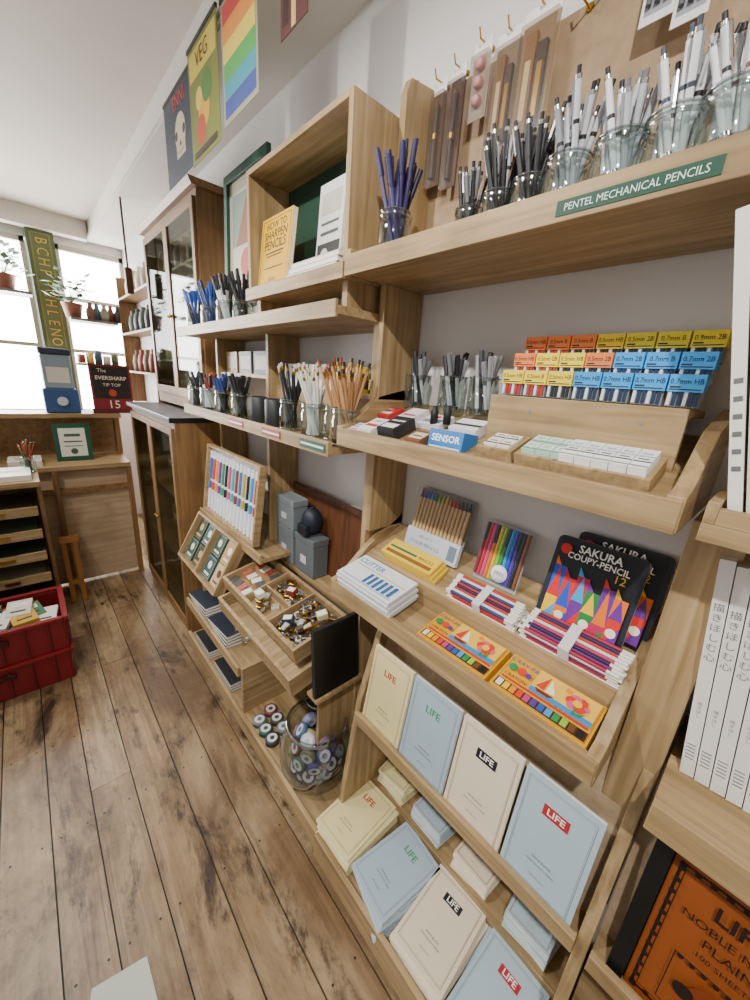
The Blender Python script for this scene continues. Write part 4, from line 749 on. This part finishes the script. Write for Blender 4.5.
for i in range(3): item('paper_stack','white papers on the left chest, %s pile'%ORD[i],'papers',.2,.24,.03+.01*i,['#ece8de','#dcd6c8','#f2efe8'][i],[('r',.2,.4,.8,.6,'#b0aca0')],(-.13-.23*i,2.70,.871),(0,1,0),(1,0,0))
glass_jar(-.035,2.92,.871,.035,.09,'glass jar of pencils on the corner of the left chest'); fill(-.035,2.92,.879,.03,.09,[('pencil','#a0452e','#1c1c1c',.17),('pencil','#3a5a3a','#b5452a',.17)],'jar on the left chest',9)
def crate(z,lab):
    t=thing('plastic_crate',lab,'crate',tr(-.27,2.24,z)); w,d,h=.26,.16,.16; mb=MB()
    mb.box(-w+.01,w-.01,-d+.01,d-.01,0,.006,'#6a1014')
    for a in ((-w,-w+.008,-d,d),(w-.008,w,-d,d),(-w+.008,w-.008,-d,-d+.008),(-w+.008,w-.008,d-.008,d)): mb.box(a[0],a[1],a[2],a[3],0,h,'#741016')
    mb.build('body',t,.003); r=MB()
    for a in ((-w-.015,-w+.008,-d-.015,d+.015),(w-.008,w+.015,-d-.015,d+.015),(-w,w,-d-.015,-d+.008),(-w,w,d-.008,d+.015)): r.box(a[0],a[1],a[2],a[3],h,h+.015,'#82141a')
    for q in range(6): r.box(-w+.05+q*.08,-w+.06+q*.08,-d-.008,-d,.01,h,'#5d0c10')
    r.build('rim',t,.002); MB().box(-.06,.06,-d-.013,-d-.001,h-.055,h-.03,'#3c080b').build('handle',t,.002)
crate(.001,'lower red plastic crate on the floor at the left edge'); crate(.178,'upper red plastic crate filled with packets at the left edge')
for i in range(14):
    c=['#e6e2d8','#4a7a5a','#c8a23a','#d9d5ca','#3a5a8a','#b5452a'][i%6]; rz=random.uniform(-.3,.3)
    item('packet','%s packet lying in the upper red crate, %s from the right'%({'#e6e2d8':'white','#4a7a5a':'green','#c8a23a':'yellow','#d9d5ca':'grey','#3a5a8a':'blue','#b5452a':'red'}[c],ORD[i]),'packet',.09,.12,.02,c,[('r',.15,.55,.85,.85,'#f0ece0'),('r',.2,.2,.8,.3,'#333333')],(-.085-.028*i,2.12+.06*(i%2),.305+.013*(i%4)),(math.sin(rz),math.cos(rz),.12),(math.cos(rz),-math.sin(rz),.0))
t=thing('folded_stool','folded orange-toned wooden stool leaning by the chest','stool',fr((.075,2.86,0),(0,.16,1),(1,0,0)))
for x in (-.035,.02): MB().box(x,x+.025,0,.42,0,.02,'#a56c2c').build('leg',t,.001)
MB().box(-.045,.055,.40,.44,-.01,.03,'#b07838').build('seat',t,.002); MB().box(-.01,.02,.12,.15,0,.02,'#a56c2c').build('stretcher',t)
def atz(u,v,z):
    r=ray(u,v); s=(z-H)/r.z; return Vector((r.x*s,r.y*s,z))
q=[atz(u,v,0) for u,v in [(92,990),(147,957),(160,1010),(84,1050)]]; tag(MB().prism([(p.x,p.y) for p in q],.0012,.005,'#b9beb2','z').build('floor_tile'),'pale grey tile lying on the worn floorboards','tile')
# ---------------------------------------------------------------- light
w=bpy.data.worlds.new('world'); SC.world=w; w.use_nodes=True; w.node_tree.nodes['Background'].inputs['Color'].default_value=(1,.98,.955,1); w.node_tree.nodes['Background'].inputs['Strength'].default_value=.62
def area(name,loc,target,sx,sy,e,col=(1,1,1)):
    l=bpy.data.lights.new(name,'AREA'); l.shape='RECTANGLE'; l.size=sx; l.size_y=sy; l.energy=e; l.color=col
    o=bpy.data.objects.new(name,l); COL.objects.link(o); o.location=loc; o.rotation_euler=(Vector(target)-Vector(loc)).to_track_quat('-Z','Y').to_euler(); return o
area('window_light',(-.2,4.3,1.8),(0,0,.8),1.2,1.1,70,(.97,.985,1))
def spot(loc,target,e,ang=95):
    l=bpy.data.lights.new('ceiling_spot','SPOT'); l.energy=e; l.spot_size=math.radians(ang); l.spot_blend=.7; l.shadow_soft_size=.03; l.color=(1,.975,.93)
    o=bpy.data.objects.new('ceiling_spot',l); COL.objects.link(o); o.location=loc; o.rotation_euler=(Vector(target)-Vector(loc)).to_track_quat('-Z','Y').to_euler()
spot((-.55,-.35,2.52),(.75,.35,1.25),118); spot((-.55,1.0,2.52),(.7,1.2,1.2),95); spot((-.5,2.3,2.52),(.4,2.2,.6),75)
